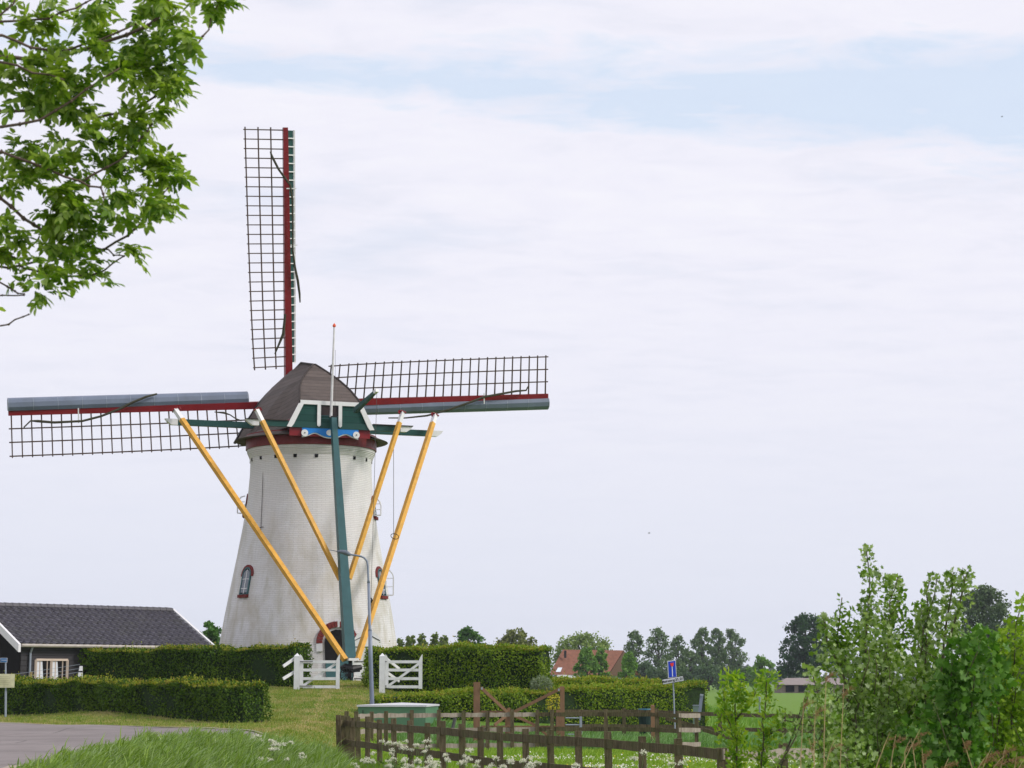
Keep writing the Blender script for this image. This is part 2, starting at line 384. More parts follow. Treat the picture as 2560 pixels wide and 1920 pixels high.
# road: bends from the far left towards the viewer
def lerp_path(pts, n):
    P = np.array(pts, float); d = np.concatenate([[0], np.cumsum(np.hypot(*np.diff(P, axis=0).T))])
    t = np.linspace(0, d[-1], n); return np.stack([np.interp(t, d, P[:, i]) for i in range(P.shape[1])], 1)
outer = [(-60, 104), (-30, 74.2), (-15.1, 59.1), (-10.6, 54.4), (-7.6, 51.7), (-5.6, 49.6), (-5.7, 47.6), (-6.4, 45), (-7.0, 41.5), (-7.15, 38), (-7.1, 33), (-6.95, 28), (-6.6, 18), (-6.4, 0)]
inner = [(-63, 98), (-34, 69), (-20, 55.5), (-15.5, 51), (-13.5, 48.6), (-12.6, 46), (-12.2, 44), (-12, 42), (-12, 40), (-12, 38), (-12, 33), (-12, 28), (-12, 18), (-12, 0)]
rows = []
for i in range(len(outer) - 1):
    for t in np.linspace(0, 1, 7)[:-1]:
        rows.append((np.array(outer[i]) * (1 - t) + np.array(outer[i + 1]) * t, np.array(inner[i]) * (1 - t) + np.array(inner[i + 1]) * t))
rv = []; NC = 16
for a, b in rows:
    wob = .10 * math.sin(a[0] * 3.1 + a[1] * 1.7) + .05 * math.sin(a[1] * 5.3)
    d = (b - a) / np.linalg.norm(b - a); a2 = a + d * wob
    for k in range(NC + 1):
        p = a2 * (1 - k / NC) + b * (k / NC); e = 0.035 if 0 < k < NC else -.02
        rv.append((p[0], p[1], T(*p) + e))
rf = [(i * (NC + 1) + k, (i + 1) * (NC + 1) + k, (i + 1) * (NC + 1) + k + 1, i * (NC + 1) + k + 1) for i in range(len(rows) - 1) for k in range(NC)]
def roadmat():
    m = bpy.data.materials.new('worn_pinkish_asphalt'); m.use_nodes = True; nt = m.node_tree
    b = nt.nodes['Principled BSDF']; b.inputs['Roughness'].default_value = .9; b.inputs['Specular IOR Level'].default_value = .2
    tc = nt.nodes.new('ShaderNodeTexCoord'); v = tc.outputs['Object']
    col = RAMP(nt, NOISE(nt, v, .6, 5, .6), [(.3, (.19, .165, .16)), (.5, (.245, .215, .21)), (.7, (.30, .262, .255))])
    col = MIXC(nt, MA(nt, 'MULTIPLY', NOISE(nt, v, 60, 2, .7), .45), col, (.12, .105, .10))
    col = MIXC(nt, MA(nt, 'MULTIPLY', MA(nt, 'SUBTRACT', NOISE(nt, v, 2.3, 6, .7), .55), 3.5, clamp=True), col, (.17, .15, .145))
    vo = nt.nodes.new('ShaderNodeTexVoronoi'); vo.feature = 'DISTANCE_TO_EDGE'; vo.inputs['Scale'].default_value = .22; nt.links.new(MAPV(nt, v, (1, .6, 1)), vo.inputs['Vector'])
    col = MIXC(nt, MA(nt, 'MULTIPLY', MA(nt, 'LESS_THAN', vo.outputs['Distance'], .006), .5), col, (.07, .065, .06))
    nt.links.new(col, b.inputs['Base Color'])
    return m
ev = []
for i, (a, b) in enumerate(rows):
    wob = .10 * math.sin(a[0] * 3.1 + a[1] * 1.7) + .05 * math.sin(a[1] * 5.3); d = (b - a) / np.linalg.norm(b - a); w_ = .14 + .09 * math.sin(i * 1.7) + .06 * math.sin(i * .61)
    for q, e in ((wob + .04, .03), (wob - w_ * .5, .035), (wob - w_, .012)): p = a + d * q; ev.append((p[0], p[1], T(*p) + e))
tag(mesh('gravel_edge', ev, [(i * 3 + k, (i + 1) * 3 + k, (i + 1) * 3 + k + 1, i * 3 + k + 1) for i in range(len(rows) - 1) for k in range(2)], mat('sandy_gravel', (.36, .31, .25), .95, .3, 6, bump=.6, bscale=60, dirt=((.14, .18, .05), 1.5, 2.5)), smooth=True), kind='structure')
tag(mesh('road', rv, rf, roadmat(), smooth=True), kind='structure')

# ------------------------------------------------------------------ windmill
PHI, AL, RHO, DH, ZH = math.radians(20.48), .20, math.radians(4.54), 3.8, ZC + 12.39
t_ = Vector((math.sin(PHI), -math.cos(PHI), 0)); r_ = Vector((math.cos(PHI), math.sin(PHI), 0)); up = Vector((0, 0, 1))
def CAP(s, w, z): return Vector((MC.x, MC.y, 0)) + t_ * s + r_ * w + up * z   # tailward, right, height
def zy(py, D, px=777): return W(px, py, D).z
ZG = 2.15
mill = thing('windmill', (MC.x, MC.y, ZG), 'white brick tower windmill with brown cap, dark red sail stocks and yellow tail braces', 'windmill')
# tower profile from the photo
prof = [(ZG - .5, 4.10), (zy(1614, 84), 3.80), (zy(1534, 84), 3.58), (zy(1462, 84.2), 3.36), (zy(1389, 84.5), 3.12), (zy(1317, 85), 2.90), (zy(1245, 85), 2.71), (zy(1190, 86), 2.63), (zy(1152, 86), 2.615),
        (zy(1147, 86), 2.64), (zy(1143.5, 86), 2.665), (zy(1140, 86), 2.69), (zy(1136.5, 86), 2.715), (zy(1133, 86), 2.745), (zy(1126, 86), 2.77)]
zs = [p[0] for p in prof]; rr = [p[1] for p in prof]
def trad(z): return float(np.interp(z, zs, rr))
NS = 96; zz_ = []
for i in range(8):
    for k in range(5): zz_.append(zs[i] + (zs[i + 1] - zs[i]) * k / 5)
for i in range(8, len(zs) - 1): zz_ += [zs[i], zs[i] + (zs[i + 1] - zs[i]) * .9]   # corbelled steps
zz_.append(zs[-1])
def trs(z):  # smooth below, stepped corbel above
    for i in range(8, len(zs) - 1):
        if zs[i] <= z < zs[i + 1]: return rr[i + 1]
    return trad(z)
def at(th, rad, z): return Vector((MC.x + rad * math.sin(th), MC.y - rad * math.cos(th), z))   # th=0 faces the viewer
V = []; uv = []
for z in zz_:
    for k in range(NS + 1):
        th = -PI + 2 * PI * k / NS; R = trs(z); V.append(at(th, R, z)); uv.append((th * 3.2, z - ZG))
Fc = [(i * (NS + 1) + k, i * (NS + 1) + k + 1, (i + 1) * (NS + 1) + k + 1, (i + 1) * (NS + 1) + k) for i in range(len(zz_) - 1) for k in range(NS)]
tower = mesh('tower', V, Fc, M['brick'], mill, smooth=True, uv=uv)
for p in tower.data.polygons:
    if p.center.z + ZG > zs[8] - .01: p.use_smooth = False
# vent holes below the corbel
zv = zy(1153, 86)
for k in range(10):
    th = math.radians(-87.5 + 19.6 * k)
    mb = MB(); p = at(th, trad(zv) - .03, zv)
    mb.beam(p - up * .07, p + up * .07, .13, .13, .16, .13, up=(math.sin(th), -math.cos(th), 0)); mb.out('vent_hole', M['dark'], mill)
# red ring under the cap
zb0, zb1 = zy(1125.5, 86), zy(1090, 86)
mb = MB(); mb.v = [at(2 * PI * k / 72, 2.83, z) for z in (zb0, zb1) for k in range(72)]
mb.f = [(k, (k + 1) % 72, 72 + (k + 1) % 72, 72 + k) for k in range(72)] + [tuple(range(72))[::-1], tuple(range(72, 144))]
mb.out('ring_band', M['redband'], mill)
# cap hull: loft of gambrel sections, the ridge rising towards the sails
zrR, zrF = zy(913, 86.1, 780), zy(909, 88.3, 747)
zt, zbm = zy(1010, 83.5, 825), zy(1071, 83.5, 825)
zr = zrR
def ridge(s): return zrR + (zrF - zrR) * min(1.0, max(0, (.3 - s) / 2.3))
P0 = [(0, 0), (.5, .42), (1.0, .84), (1.45, 1.30), (1.85, 1.86), (2.2, 2.4), (2.62, 3.1)]
def pw(d): return float(np.interp(d, [p[1] for p in P0], [p[0] for p in P0]))
def capsec(s):
    return 1.0 if s <= .3 else 1 - .34 * ((s - .3) / 2.78) ** .55
hz = zr - zt
SS = [-3.3, -2.6, -2.0, -1.2, -.4, .3, .9, 1.5, 2.1, 2.6, 3.08]
V = []; uv = []
for s in SS:
    z0 = ridge(s); full = z0 - zbm; drop = hz * (s - .3) / 2.78 if s > .3 else 0
    if s < -2.0: drop = .16 * ((-2.0 - s) / 1.3)
    half = []
    for q in np.linspace(0, 1, 23):
        d = q * full; half.append((pw(d * 3.1 / max(3.1, full)) * capsec(s), z0 - max(d, drop)))
    pts = [(-w, z) for w, z in half[::-1]] + half[1:]
    arc = 0; prev = None
    tot = [0]
    for i in range(1, len(pts)): tot.append(tot[-1] + math.hypot(pts[i][0] - pts[i - 1][0], pts[i][1] - pts[i - 1][1]))
    for (w, z), l in zip(pts, tot): V.append(CAP(s, w, z)); uv.append((s, (z0 - z) * 1.25 + s * .25))
n_ = len(pts)
Fc = [(i * n_ + k, i * n_ + k + 1, (i + 1) * n_ + k + 1, (i + 1) * n_ + k) for i in range(len(SS) - 1) for k in range(n_ - 1)]
cap = mesh('cap', V, Fc + [tuple(range(n_))], M['cap'], mill, uv=uv)
hp = []
for q in np.linspace(0, 1, 13):
    s = .3 + q * 2.84; d = q * hz; hp.append((s, pw(d) * capsec(s) + .04, zr - d + .03))
V = []; uv = []
for s, w, z in hp:
    q = (s - .3) / 2.84 * 3.6; V += [CAP(s, -w, z), CAP(s, w, z)]; uv += [(-w, q), (w, q)]
mesh('rear_hip', V, [(2 * i, 2 * i + 1, 2 * i + 3, 2 * i + 2) for i in range(12)], M['cap'], cap, uv=uv)
mb = MB()
for sg in (-1, 1): mb.tube([CAP(s, sg * w, z + .01) for s, w, z in hp], .045, 6)
mb.tube([CAP(-3.3, 0, ridge(-3.3) - .14), CAP(-2.0, 0, ridge(-2) + .02), CAP(.3, 0, zr + .02)], .06, 6)
mb.out('hip_ridge', M['cap'], cap)
# skirt round the tower, open at the back
V = []; uv = []; A0, A1 = 42, 334; ns = 60
zk0, zk1 = zbm + .12, zy(1104, 86)
for k in range(ns + 1):
    a = math.radians(A0 + (A1 - A0) * k / ns)
    d = t_ * math.cos(a) + r_ * math.sin(a)
    edge = abs(math.cos(a))
    rt = 2.50
    for q in range(6):
        t = q / 5; V.append(Vector((MC.x, MC.y, 0)) + d * (rt + (3.32 - rt) * t ** 1.25) + up * (zk0 + (zk1 - zk0) * t)); uv.append((t, a * 3.0))
    V.append(Vector((MC.x, MC.y, 0)) + d * 2.8 + up * (zk1 + .03)); uv.append((1.2, a * 3))
Fc = [(k * 7 + q, (k + 1) * 7 + q, (k + 1) * 7 + q + 1, k * 7 + q + 1) for k in range(ns) for q in range(6)]
mesh('skirt', V, Fc, M['cap'], cap, uv=uv)
# dark underside closing the cap
mb = MB(); mb.prism([CAP(-3.1, -2.2, zb1 + .02), CAP(3.0, -1.7, zb1 + .02), CAP(3.0, 1.7, zb1 + .02), CAP(-3.1, 2.2, zb1 + .02)], up * .35)
mb.out('cap_floor', M['redband'], cap)
# front boards
mb = MB()
for sg in (-1, 1):
    zf = ridge(-3.3); pp = [CAP(-3.33, sg * (pw(d * 3.1 / max(3.1, zf - zbm)) + .03), zf - .14 - d * .97) for d in np.linspace(0, zf - zbm, 10)]
    for a, b in zip(pp[:-1], pp[1:]): mb.beam(a, b, .10, .24, up=t_)
mb.out('front_trim', M['black'], cap)
# rear wall
SW = 3.10
ht, hb = 1.30, 1.80
V = [CAP(SW, -hb, zbm), CAP(SW, hb, zbm), CAP(SW, ht, zt), CAP(SW, -ht, zt)]
rear = mesh('rear_wall', V + [v - t_ * .1 for v in V], [(0, 1, 2, 3), (5, 4, 7, 6), (1, 5, 6, 2), (4, 0, 3, 7)], M['greenboard'], mill,
            uv=[(0, 0), (3, 0), (3, zt - zbm), (0, zt - zbm)] * 2)
mb = MB()
mb.beam(CAP(SW + .05, -ht - .03, zt + .02), CAP(SW + .05, ht + .03, zt + .02), .06, .17, up=t_, side=t_)
for sg in (-1, 1):
    mb.prism([CAP(SW + .02, sg * (ht - .12), zt - .04), CAP(SW + .02, sg * (ht + .10), zt - .04), CAP(SW + .02, sg * (ht + .42), zbm + .36), CAP(SW + .02, sg * (hb + .10), zbm - .0), CAP(SW + .02, sg * (hb - .10), zbm - .02), CAP(SW + .02, sg * (hb - .20), zbm + .12)], t_ * .07)
for w in (-.52, .40):
    mb.prism([CAP(SW + .025, w - .075, zt - .04), CAP(SW + .025, w + .075, zt - .04), CAP(SW + .025, w + .075, zbm + .10), CAP(SW + .025, w, zbm + .04), CAP(SW + .025, w - .075, zbm + .10)], t_ * .06)
mb.out('white_trim', M['white_trim'], rear)
mb = MB(); mb.prism([CAP(SW + .005, -.44, zt - .50), CAP(SW + .005, .32, zt - .50), CAP(SW + .005, .32, zt - .09), CAP(SW + .005, -.44, zt - .09)], t_ * .012)
mb.out('hatch', mat('dark_hatch', (.03, .018, .02), .6), rear)
mb = MB(); mb.beam(CAP(SW + .03, -.44, zt - .52), CAP(SW + .03, .32, zt - .52), .03, .03, up=t_, side=t_); mb.beam(CAP(SW + .03, -.44, zt - .64), CAP(SW + .03, .32, zt - .64), .02, .02, up=t_, side=t_)
mb.out('hatch_rail', M['teal'], rear)
mb = MB(); mb.prism([CAP(SW - .12, -1.75, zbm - .36), CAP(SW - .12, 1.75, zbm - .36), CAP(SW - .12, 1.75, zbm - .005), CAP(SW - .12, -1.75, zbm - .005)], t_ * .06)
mb.out('red_board', M['red'], rear)
# blue scalloped board with white edge and rosettes
def scal(w):
    a = abs(w) / 1.22
    return -.38 + .17 * math.exp(-((a - .55) / .25) ** 2) - .0 + .10 * (a > .85) * 0
ws = np.linspace(-1.22, 1.22, 49)
def blueboard(off, s0, s1, inset):
    top = [CAP(s0, w, zbm - .012 - 0) for w in ws[::-1]]; bot = [CAP(s0, w, zbm + scal(w) + off) for w in ws]
    mb = MB(); n = len(ws)
    V = [CAP(s0, w, zbm - .012) for w in ws] + [CAP(s0, w, zbm + scal(w) + off) for w in ws]
    V += [v + t_ * (s1 - s0) for v in V]
    Fc = []
    for i in range(n - 1):
        Fc += [(n + i, n + i + 1, i + 1, i), (2 * n + i, 2 * n + i + 1, 3 * n + i + 1, 3 * n + i), (n + i, 3 * n + i, 3 * n + i + 1, n + i + 1)]
    mb.add(V, Fc); return mb
blueboard(-.045, SW - .05, SW - .01, 0).out('board_edge', M['white_trim'], rear)
bb = blueboard(0, SW - .008, SW + .02, 0).out('blue_board', M['blue'], mill)
for sg in (-1, 1):
    mb = MB(); mb.disc(CAP(SW + .035, sg * 1.12, zbm - .24), t_, .145, .04); ro = mb.out('rosette', M['white_trim'], bb)
    mb = MB(); mb.disc(CAP(SW + .06, sg * 1.12, zbm - .24), t_, .028, .03, 10); mb.out('rosette_hole', M['black'], bb)
mb = MB(); mb.prism([CAP(SW + .022, -.0 + .17 * math.sin(a) * (1 if math.sin(a) < 0 else .2) - .02, zbm - .19 + .13 * math.cos(a)) for a in np.linspace(0, 2 * PI, 17)[:-1]], t_ * .02)
mb.out('white_shield', M['white_trim'], bb)
# cross beams with white shaped ends
def crossbeam(s, L, z, h, w):
    mb = MB(); mb.beam(CAP(s, -L + .55, z), CAP(s, L - .55, z), w, h, up=up); b = mb.out('cross_beam', M['green'], mill)
    for sg in (-1, 1):
        e = MB(); x0, x1 = sg * (L - .55), sg * L
        e.prism([CAP(s - w / 2, x0, z + h / 2), CAP(s - w / 2, x1, z + h / 2), CAP(s - w / 2, x1 - sg * .10, z), CAP(s - w / 2, x1 - sg * .28, z - h / 2), CAP(s - w / 2, x0, z - h / 2)], t_ * w)
        e.out('white_end', M['white_trim'], b)
    return b
zl = zy(1069, 87, 767); zs_ = zy(1063, 83.6, 822)
crossbeam(-.8, 6.27, zl, .26, .24)
bs = crossbeam(SW + .05 - .12, 3.62, zs_ - .04, .24, .22)
for sg in (-1, 1):
    mb = MB(); mb.beam(CAP(SW - .05, sg * 3.62, zs_ + .10), CAP(SW - .05, sg * 1.85, zs_ + .10), .30, .03); mb.out('beam_cover', M['cap'], bs)
# tail pole
tp0 = CAP(SW + .28, .04, W(829, 1043, 83.2).z); tp1 = W(874, 1648, 80.5)
mb = MB(); mb.beam(tp0, tp1, .22, .26, .43, .42, up=t_, side=r_)
tail = mb.out('tail_pole', M['teal'], mill)
mb = MB(); mb.box(tp0 + up * .01, (.26, .28, .06), PHI); mb.out('iron_cap', M['black'], tail)
wb = W(881, 1648.5, 80.3); mb = MB(); mb.box(wb, (.42, .50, .10), PHI); mb.out('white_block', M['white_trim'], tail)
def onpole(py): 
    k = (1645 - py) / (1645 - 1043.); return tp1 + (tp0 - tp1) * k
# braces
def brace(px0, py0, D0, wx, wy, p1, wd, side):
    a = W(px0, py0, D0); b = Vector(p1); wq = (W(wx, wy, D0) - a).length / (b - a).length
    m_ = a + (b - a) * wq
    bu = t_ + r_ * .42; mb = MB(); mb.beam(m_, b, wd, wd, up=bu); o = mb.out('brace', M['yellow'], mill)
    e = MB(); e.beam(a, m_, wd * .92, wd * .92, up=bu); e.out('white_end', M['white_trim'], o)
    d = (b - a).normalized()
    c = MB(); sd = d.cross(t_).normalized(); c.beam(a - sd * wd * .75, a + sd * wd * .75, wd * 1.1, .05, up=d); 
    c.beam(a + sd * wd * .72 * side, a + sd * wd * .72 * side + d * .14, .05, wd); c.out('red_clamp', M['red'], o)
    return o
def DL(s, w): return CAP(s, w, 0).y
Lf = brace(438, 1024, DL(-.5, -5.9), 458, 1051, W(863, 1650, 80.2), .195, -1)
Rf = brace(1088, 1038, DL(-.5, 5.9), 1079, 1065, W(893, 1648, 80.4), .195, 1)
Ls = brace(641, 1023, DL(SW + .3, -3.2), 654, 1053, W(851, 1449, 81.8), .17, -1)
Rs = brace(1007, 1030, DL(SW + .3, 3.2), 1000, 1059, W(873, 1447, 81.9), .17, 1)
# ropes
def rope(p, q, name='rope', rad=.012): 
    mb = MB(); mb.tube([p, q], rad, 5); return mb.out(name, M['rope'], mill)
rp = W(652, 1325, 84.1); rope(W(661, 1096, 84.8), rp)
k = MB(); k.ring(rp, (W(863, 1650, 80.2) - W(458, 1051, 88)).normalized(), .17, .015); k.out('rope_loop', M['black'], mill)
rp = W(984, 1341, 83.6); rope(W(984, 1078, 85.5), rp)
k = MB(); k.ring(rp + Vector((.05, 0, 0)), (W(893, 1648, 80.4) - W(1079, 1065, 88)).normalized(), .17, .015); k.out('rope_loop', M['black'], mill)
# hoist beam
mb = MB(); h0 = W(888, 1027, 83.3); h1 = W(937, 981, 82.0); mb.beam(h0, h1, .20, .22, .13, .13); hb_ = mb.out('hoist_beam', M['green'], mill)
mb = MB(); mb.beam(h1, W(943, 975.5, 81.85), .14, .14); mb.out('white_end', M['white_trim'], hb_)
rope(W(942, 982, 81.9), W(927, 1512, 81.8), rad=.010)
mb = MB(); mb.tube([W(927, 1494, 81.8), W(930, 1500, 81.8), W(926, 1509, 81.8), W(926, 1527, 81.8)], [.03, .05, .04, .02], 6); mb.out('hook', M['black'], mill)
# flagpole
mb = MB(); f0 = W(827.5, 1043, 83.2); f1 = W(835.5, 818, 83.2); mb.tube([f0, f1], [.06, .035], 8); fp = mb.out('flagpole', mat('pale_pole', (.62, .60, .62), .5), mill)
mb = MB(); mb.tube([f1, W(835.6, 815, 83.2), W(835.7, 812, 83.2), W(835.8, 808, 83.2)], [.045, .075, .06, .01], 8); mb.out('finial', M['orange'], fp)
mb = MB(); mb.tube([W(837.5, 1025, 83.2), W(838.5, 875, 83.2)], .006, 4); mb.out('halyard', M['rope'], fp)
# winch under the tail
mb = MB(); wc = W(877, 1676, 80.3)
mb.tube([W(852, 1672, 80.3), W(862, 1668, 80.3), W(880, 1673, 80.3), W(903, 1668, 80.5)], [.10, .16, .17, .10], 10)
mb.beam(W(876, 1651, 80.3), W(874, 1690, 80.3), .14, .14); mb.beam(W(858, 1678, 80.3), W(900, 1676, 80.3), .16, .12)
win = mb.out('winch', M['black'], mill)
mb = MB(); cw = W(867, 1687.5, 80.0); mb.ring(cw, (.1, -1, 0), .26, .022, 24, 6)
for k in range(6):
    a = PI * k / 6; d = Vector((math.cos(a), .1 * math.cos(a), math.sin(a))); mb.beam(cw - d * .26, cw + d * .26, .025, .025)
mb.disc(cw, (.1, -1, 0), .05, .12, 12); mb.out('wheel', M['black'], win)
mb = MB(); mb.beam(W(874, 1688, 80.4), Vector((W(874, 1688, 80.4).x, 80.4, ZG - .1)), .16, .16); mb.beam(W(886, 1697, 80.2), W(925, 1697, 81), .05, .05); mb.out('anchor_post', M['black'], win)
# windshaft and hub (beyond the cap)
ax = Vector((-math.sin(PHI) * math.cos(AL), math.cos(PHI) * math.cos(AL), math.sin(AL)))
u_ = r_.copy(); v_ = u_.cross(ax); 
if v_.z < 0: v_ = -v_
H = Vector((MC.x - math.sin(PHI) * DH, MC.y + math.cos(PHI) * DH, ZH))
e1 = u_ * math.cos(RHO) + v_ * math.sin(RHO); e2 = -u_ * math.sin(RHO) + v_ * math.cos(RHO)
mb = MB(); mb.tube([H - ax * 3.4, H - ax * .3, H + ax * .75], [.28, .30, .34], 12); mb.out('windshaft', M['black'], mill)
RS = 12.5
def stock(d, off):
    mb = MB(); c = H + ax * off
    side = d.cross(ax).normalized()
    for sg in (-1, 1): mb.beam(c, c + d * sg * RS, .34, .36, .215, .20, up=ax, side=side)
    return mb.out('stock', M['red'], mill)
stock(e1, -.0); stock(e2, .38)
def sail(d, trail, off, metal, cloth, hooks):
    """d: outward direction, trail: side that carries the lattice"""
    c = H + ax * off; back = -ax
    Rin, nb = 1.72, 26; sp_ = (RS - .12 - Rin) / (nb - 1)
    Lm = MB(); ws_ = [.68, 1.27, 1.87]
    tips = {w: [] for w in ws_}
    for i in range(nb):
        R = Rin + sp_ * i; q = (R - Rin) / (RS - Rin)
        tw = math.radians(23 - 20 * q ** .8)
        b = trail * math.cos(tw) + back * math.sin(tw)
        p = c + d * R
        Lm.beam(p, p + b * 1.95, .066, .055, .052, .045, up=d, side=back)
        for w in ws_: tips[w].append(p + b * w)
    for w in ws_:
        pl = tips[w]; pl = [pl[0] - d * .12] + pl[1:-1] + [pl[-1] + d * .12]
        for a, b2 in zip(pl[:-1], pl[1:]): Lm.beam(a, b2, .055, .05, up=back)
    s = Lm.out('sail_lattice', M['lath'], mill)
    ld = -trail
    if metal:
        sec = [(.10, .16), (.26, .24), (.46, .22), (.60, .12), (.66, -.02), (.60, -.14), (.42, -.22), (.20, -.20), (.10, -.14)]
        rsn = np.linspace(1.95, RS + .02, 34); V = []; k = len(sec)
        for R in rsn:
            q = (R - 1.9) / (RS - 1.9); tw = math.radians(18 - 15 * q)
            l2 = ld * math.cos(tw) - back * math.sin(tw); b2 = back * math.cos(tw) + ld * math.sin(tw)
            V += [c + d * R + l2 * a + b2 * b_ for a, b_ in sec]
        Fc = [(i * k + j, i * k + (j + 1) % k, (i + 1) * k + (j + 1) % k, (i + 1) * k + j) for i in range(len(rsn) - 1) for j in range(k)] + [tuple(range(k))[::-1], tuple((len(rsn) - 1) * k + j for j in range(k))]
        lb = mesh('metal_nose', V, Fc, M['steelblue'], s, smooth=False)
        j = MB()
        for R in np.linspace(2.0, RS, 11): 
            q = (R - 1.9) / (RS - 1.9); tw = math.radians(18 - 15 * q); l2 = ld * math.cos(tw) - back * math.sin(tw); b2 = back * math.cos(tw) + ld * math.sin(tw)
            pts = [c + d * R + l2 * a * 1.006 + b2 * b_ * 1.02 for a, b_ in sec[:6]]
            j.tube(pts, .008, 4)
        j.out('sheet_seam', M['zinc'], lb)
    else:
        g = MB(); wf = MB(); rsn = np.linspace(1.85, RS - .1, 15)
        for i, (Ra, Rb) in enumerate(zip(rsn[:-1], rsn[1:])):
            def pt(R, w):
                q = (R - 1.9) / (RS - 1.9); tw = math.radians(38 - 14 * q)
                return c + d * R + (ld * math.cos(tw) - back * math.sin(tw)) * w
            g.prism([pt(Ra, .10), pt(Rb - .02, .10), pt(Rb - .02, .44), pt(Ra, .44)], ax * .03)
            wf.beam(pt(Ra, .50), pt(Rb, .50), .06, .13, up=ax)
            for h in (0, .5):
                R = Ra + (Rb - Ra) * h; wf.beam(pt(R, .08) + back * .05, pt(R, .50) + back * .05, .05, .05, up=d)
        lb = g.out('leading_board', M['green'], s); wf.out('white_frame', M['white_trim'], lb)
    if cloth:
        mb = MB(); pts = [c + d * a + trail * b_ + back * c_ for a, b_, c_, rdx in cloth]; mb.tube(pts, [x[3] for x in cloth], 8); mb.out('rolled_sailcloth', M['cloth'], s)
    if hooks:
        mb = MB()
        for R, w0, w1 in hooks: mb.beam(c + d * R + trail * w0 + back * .3, c + d * R + trail * w1 + back * .3, .05, .04, up=back)
        mb.out('white_hook', M['white_trim'], s)
    return s
# left, right, up, down
sail(-e1, -e2, 0, True, [(11.9, .62, .32, .03), (11.6, .34, .3, .035), (11.3, .36, .34, .06), (10.6, .44, .36, .055), (9.4, .42, .36, .05), (8.6, .24, .36, .05), (7.8, -.05, .38, .055), (7.2, -.34, .42, .055), (6.6, -.56, .36, .05), (6.1, -.66, .20, .04)], [(9.55, -.15, .5)])
sail(e1, e2, 0, True, [(11.4, .5, .3, .03), (11.3, .32, .3, .04), (10.8, .30, .32, .05), (9.2, .08, .34, .055), (8.4, -.18, .38, .055), (7.4, -.48, .36, .05), (6.4, -.72, .25, .045), (5.4, -.80, .15, .035), (4.6, -.78, .05, .03)], [(9.2, -.25, .25)])
sail(e2, -e1, .38, False, [(11.4, .78, .35, .03), (11.2, .72, .35, .055), (10.6, .40, .32, .05), (9.9, -.12, .3, .05), (9.3, -.22, .3, .045), (8.0, -.22, .3, .04), (7.0, -.2, .3, .04), (6.2, -.3, .3, .05), (5.6, -.42, .3, .06), (5.0, -.52, .2, .05), (4.6, -.54, .2, .03)], [(9.75, .05, -.4), (7.2, -.1, -.42)])
sail(-e2, e1, .38, False, None, None)
mb = MB(); mb.tube([H + ax * .1 + e2 * 4.1 - e1 * .25 - ax * .3, H + ax * .1 + e2 * 3.2 - e1 * .35 - ax * .3, H + ax * .1 + e2 * 2.3 - e1 * .75 - ax * .3], [.05, .07, .03], 6); mb.out('rolled_sailcloth', M['cloth'], mill)
mb = MB(); mb.tube([W(536, 1030, 85), W(560, 1032, 85), W(575, 1037, 85), W(590, 1047, 85), W(604, 1052, 85)], [.02, .05, .03, .03, .03], 6); mb.out('rolled_sailcloth', M['cloth'], mill)

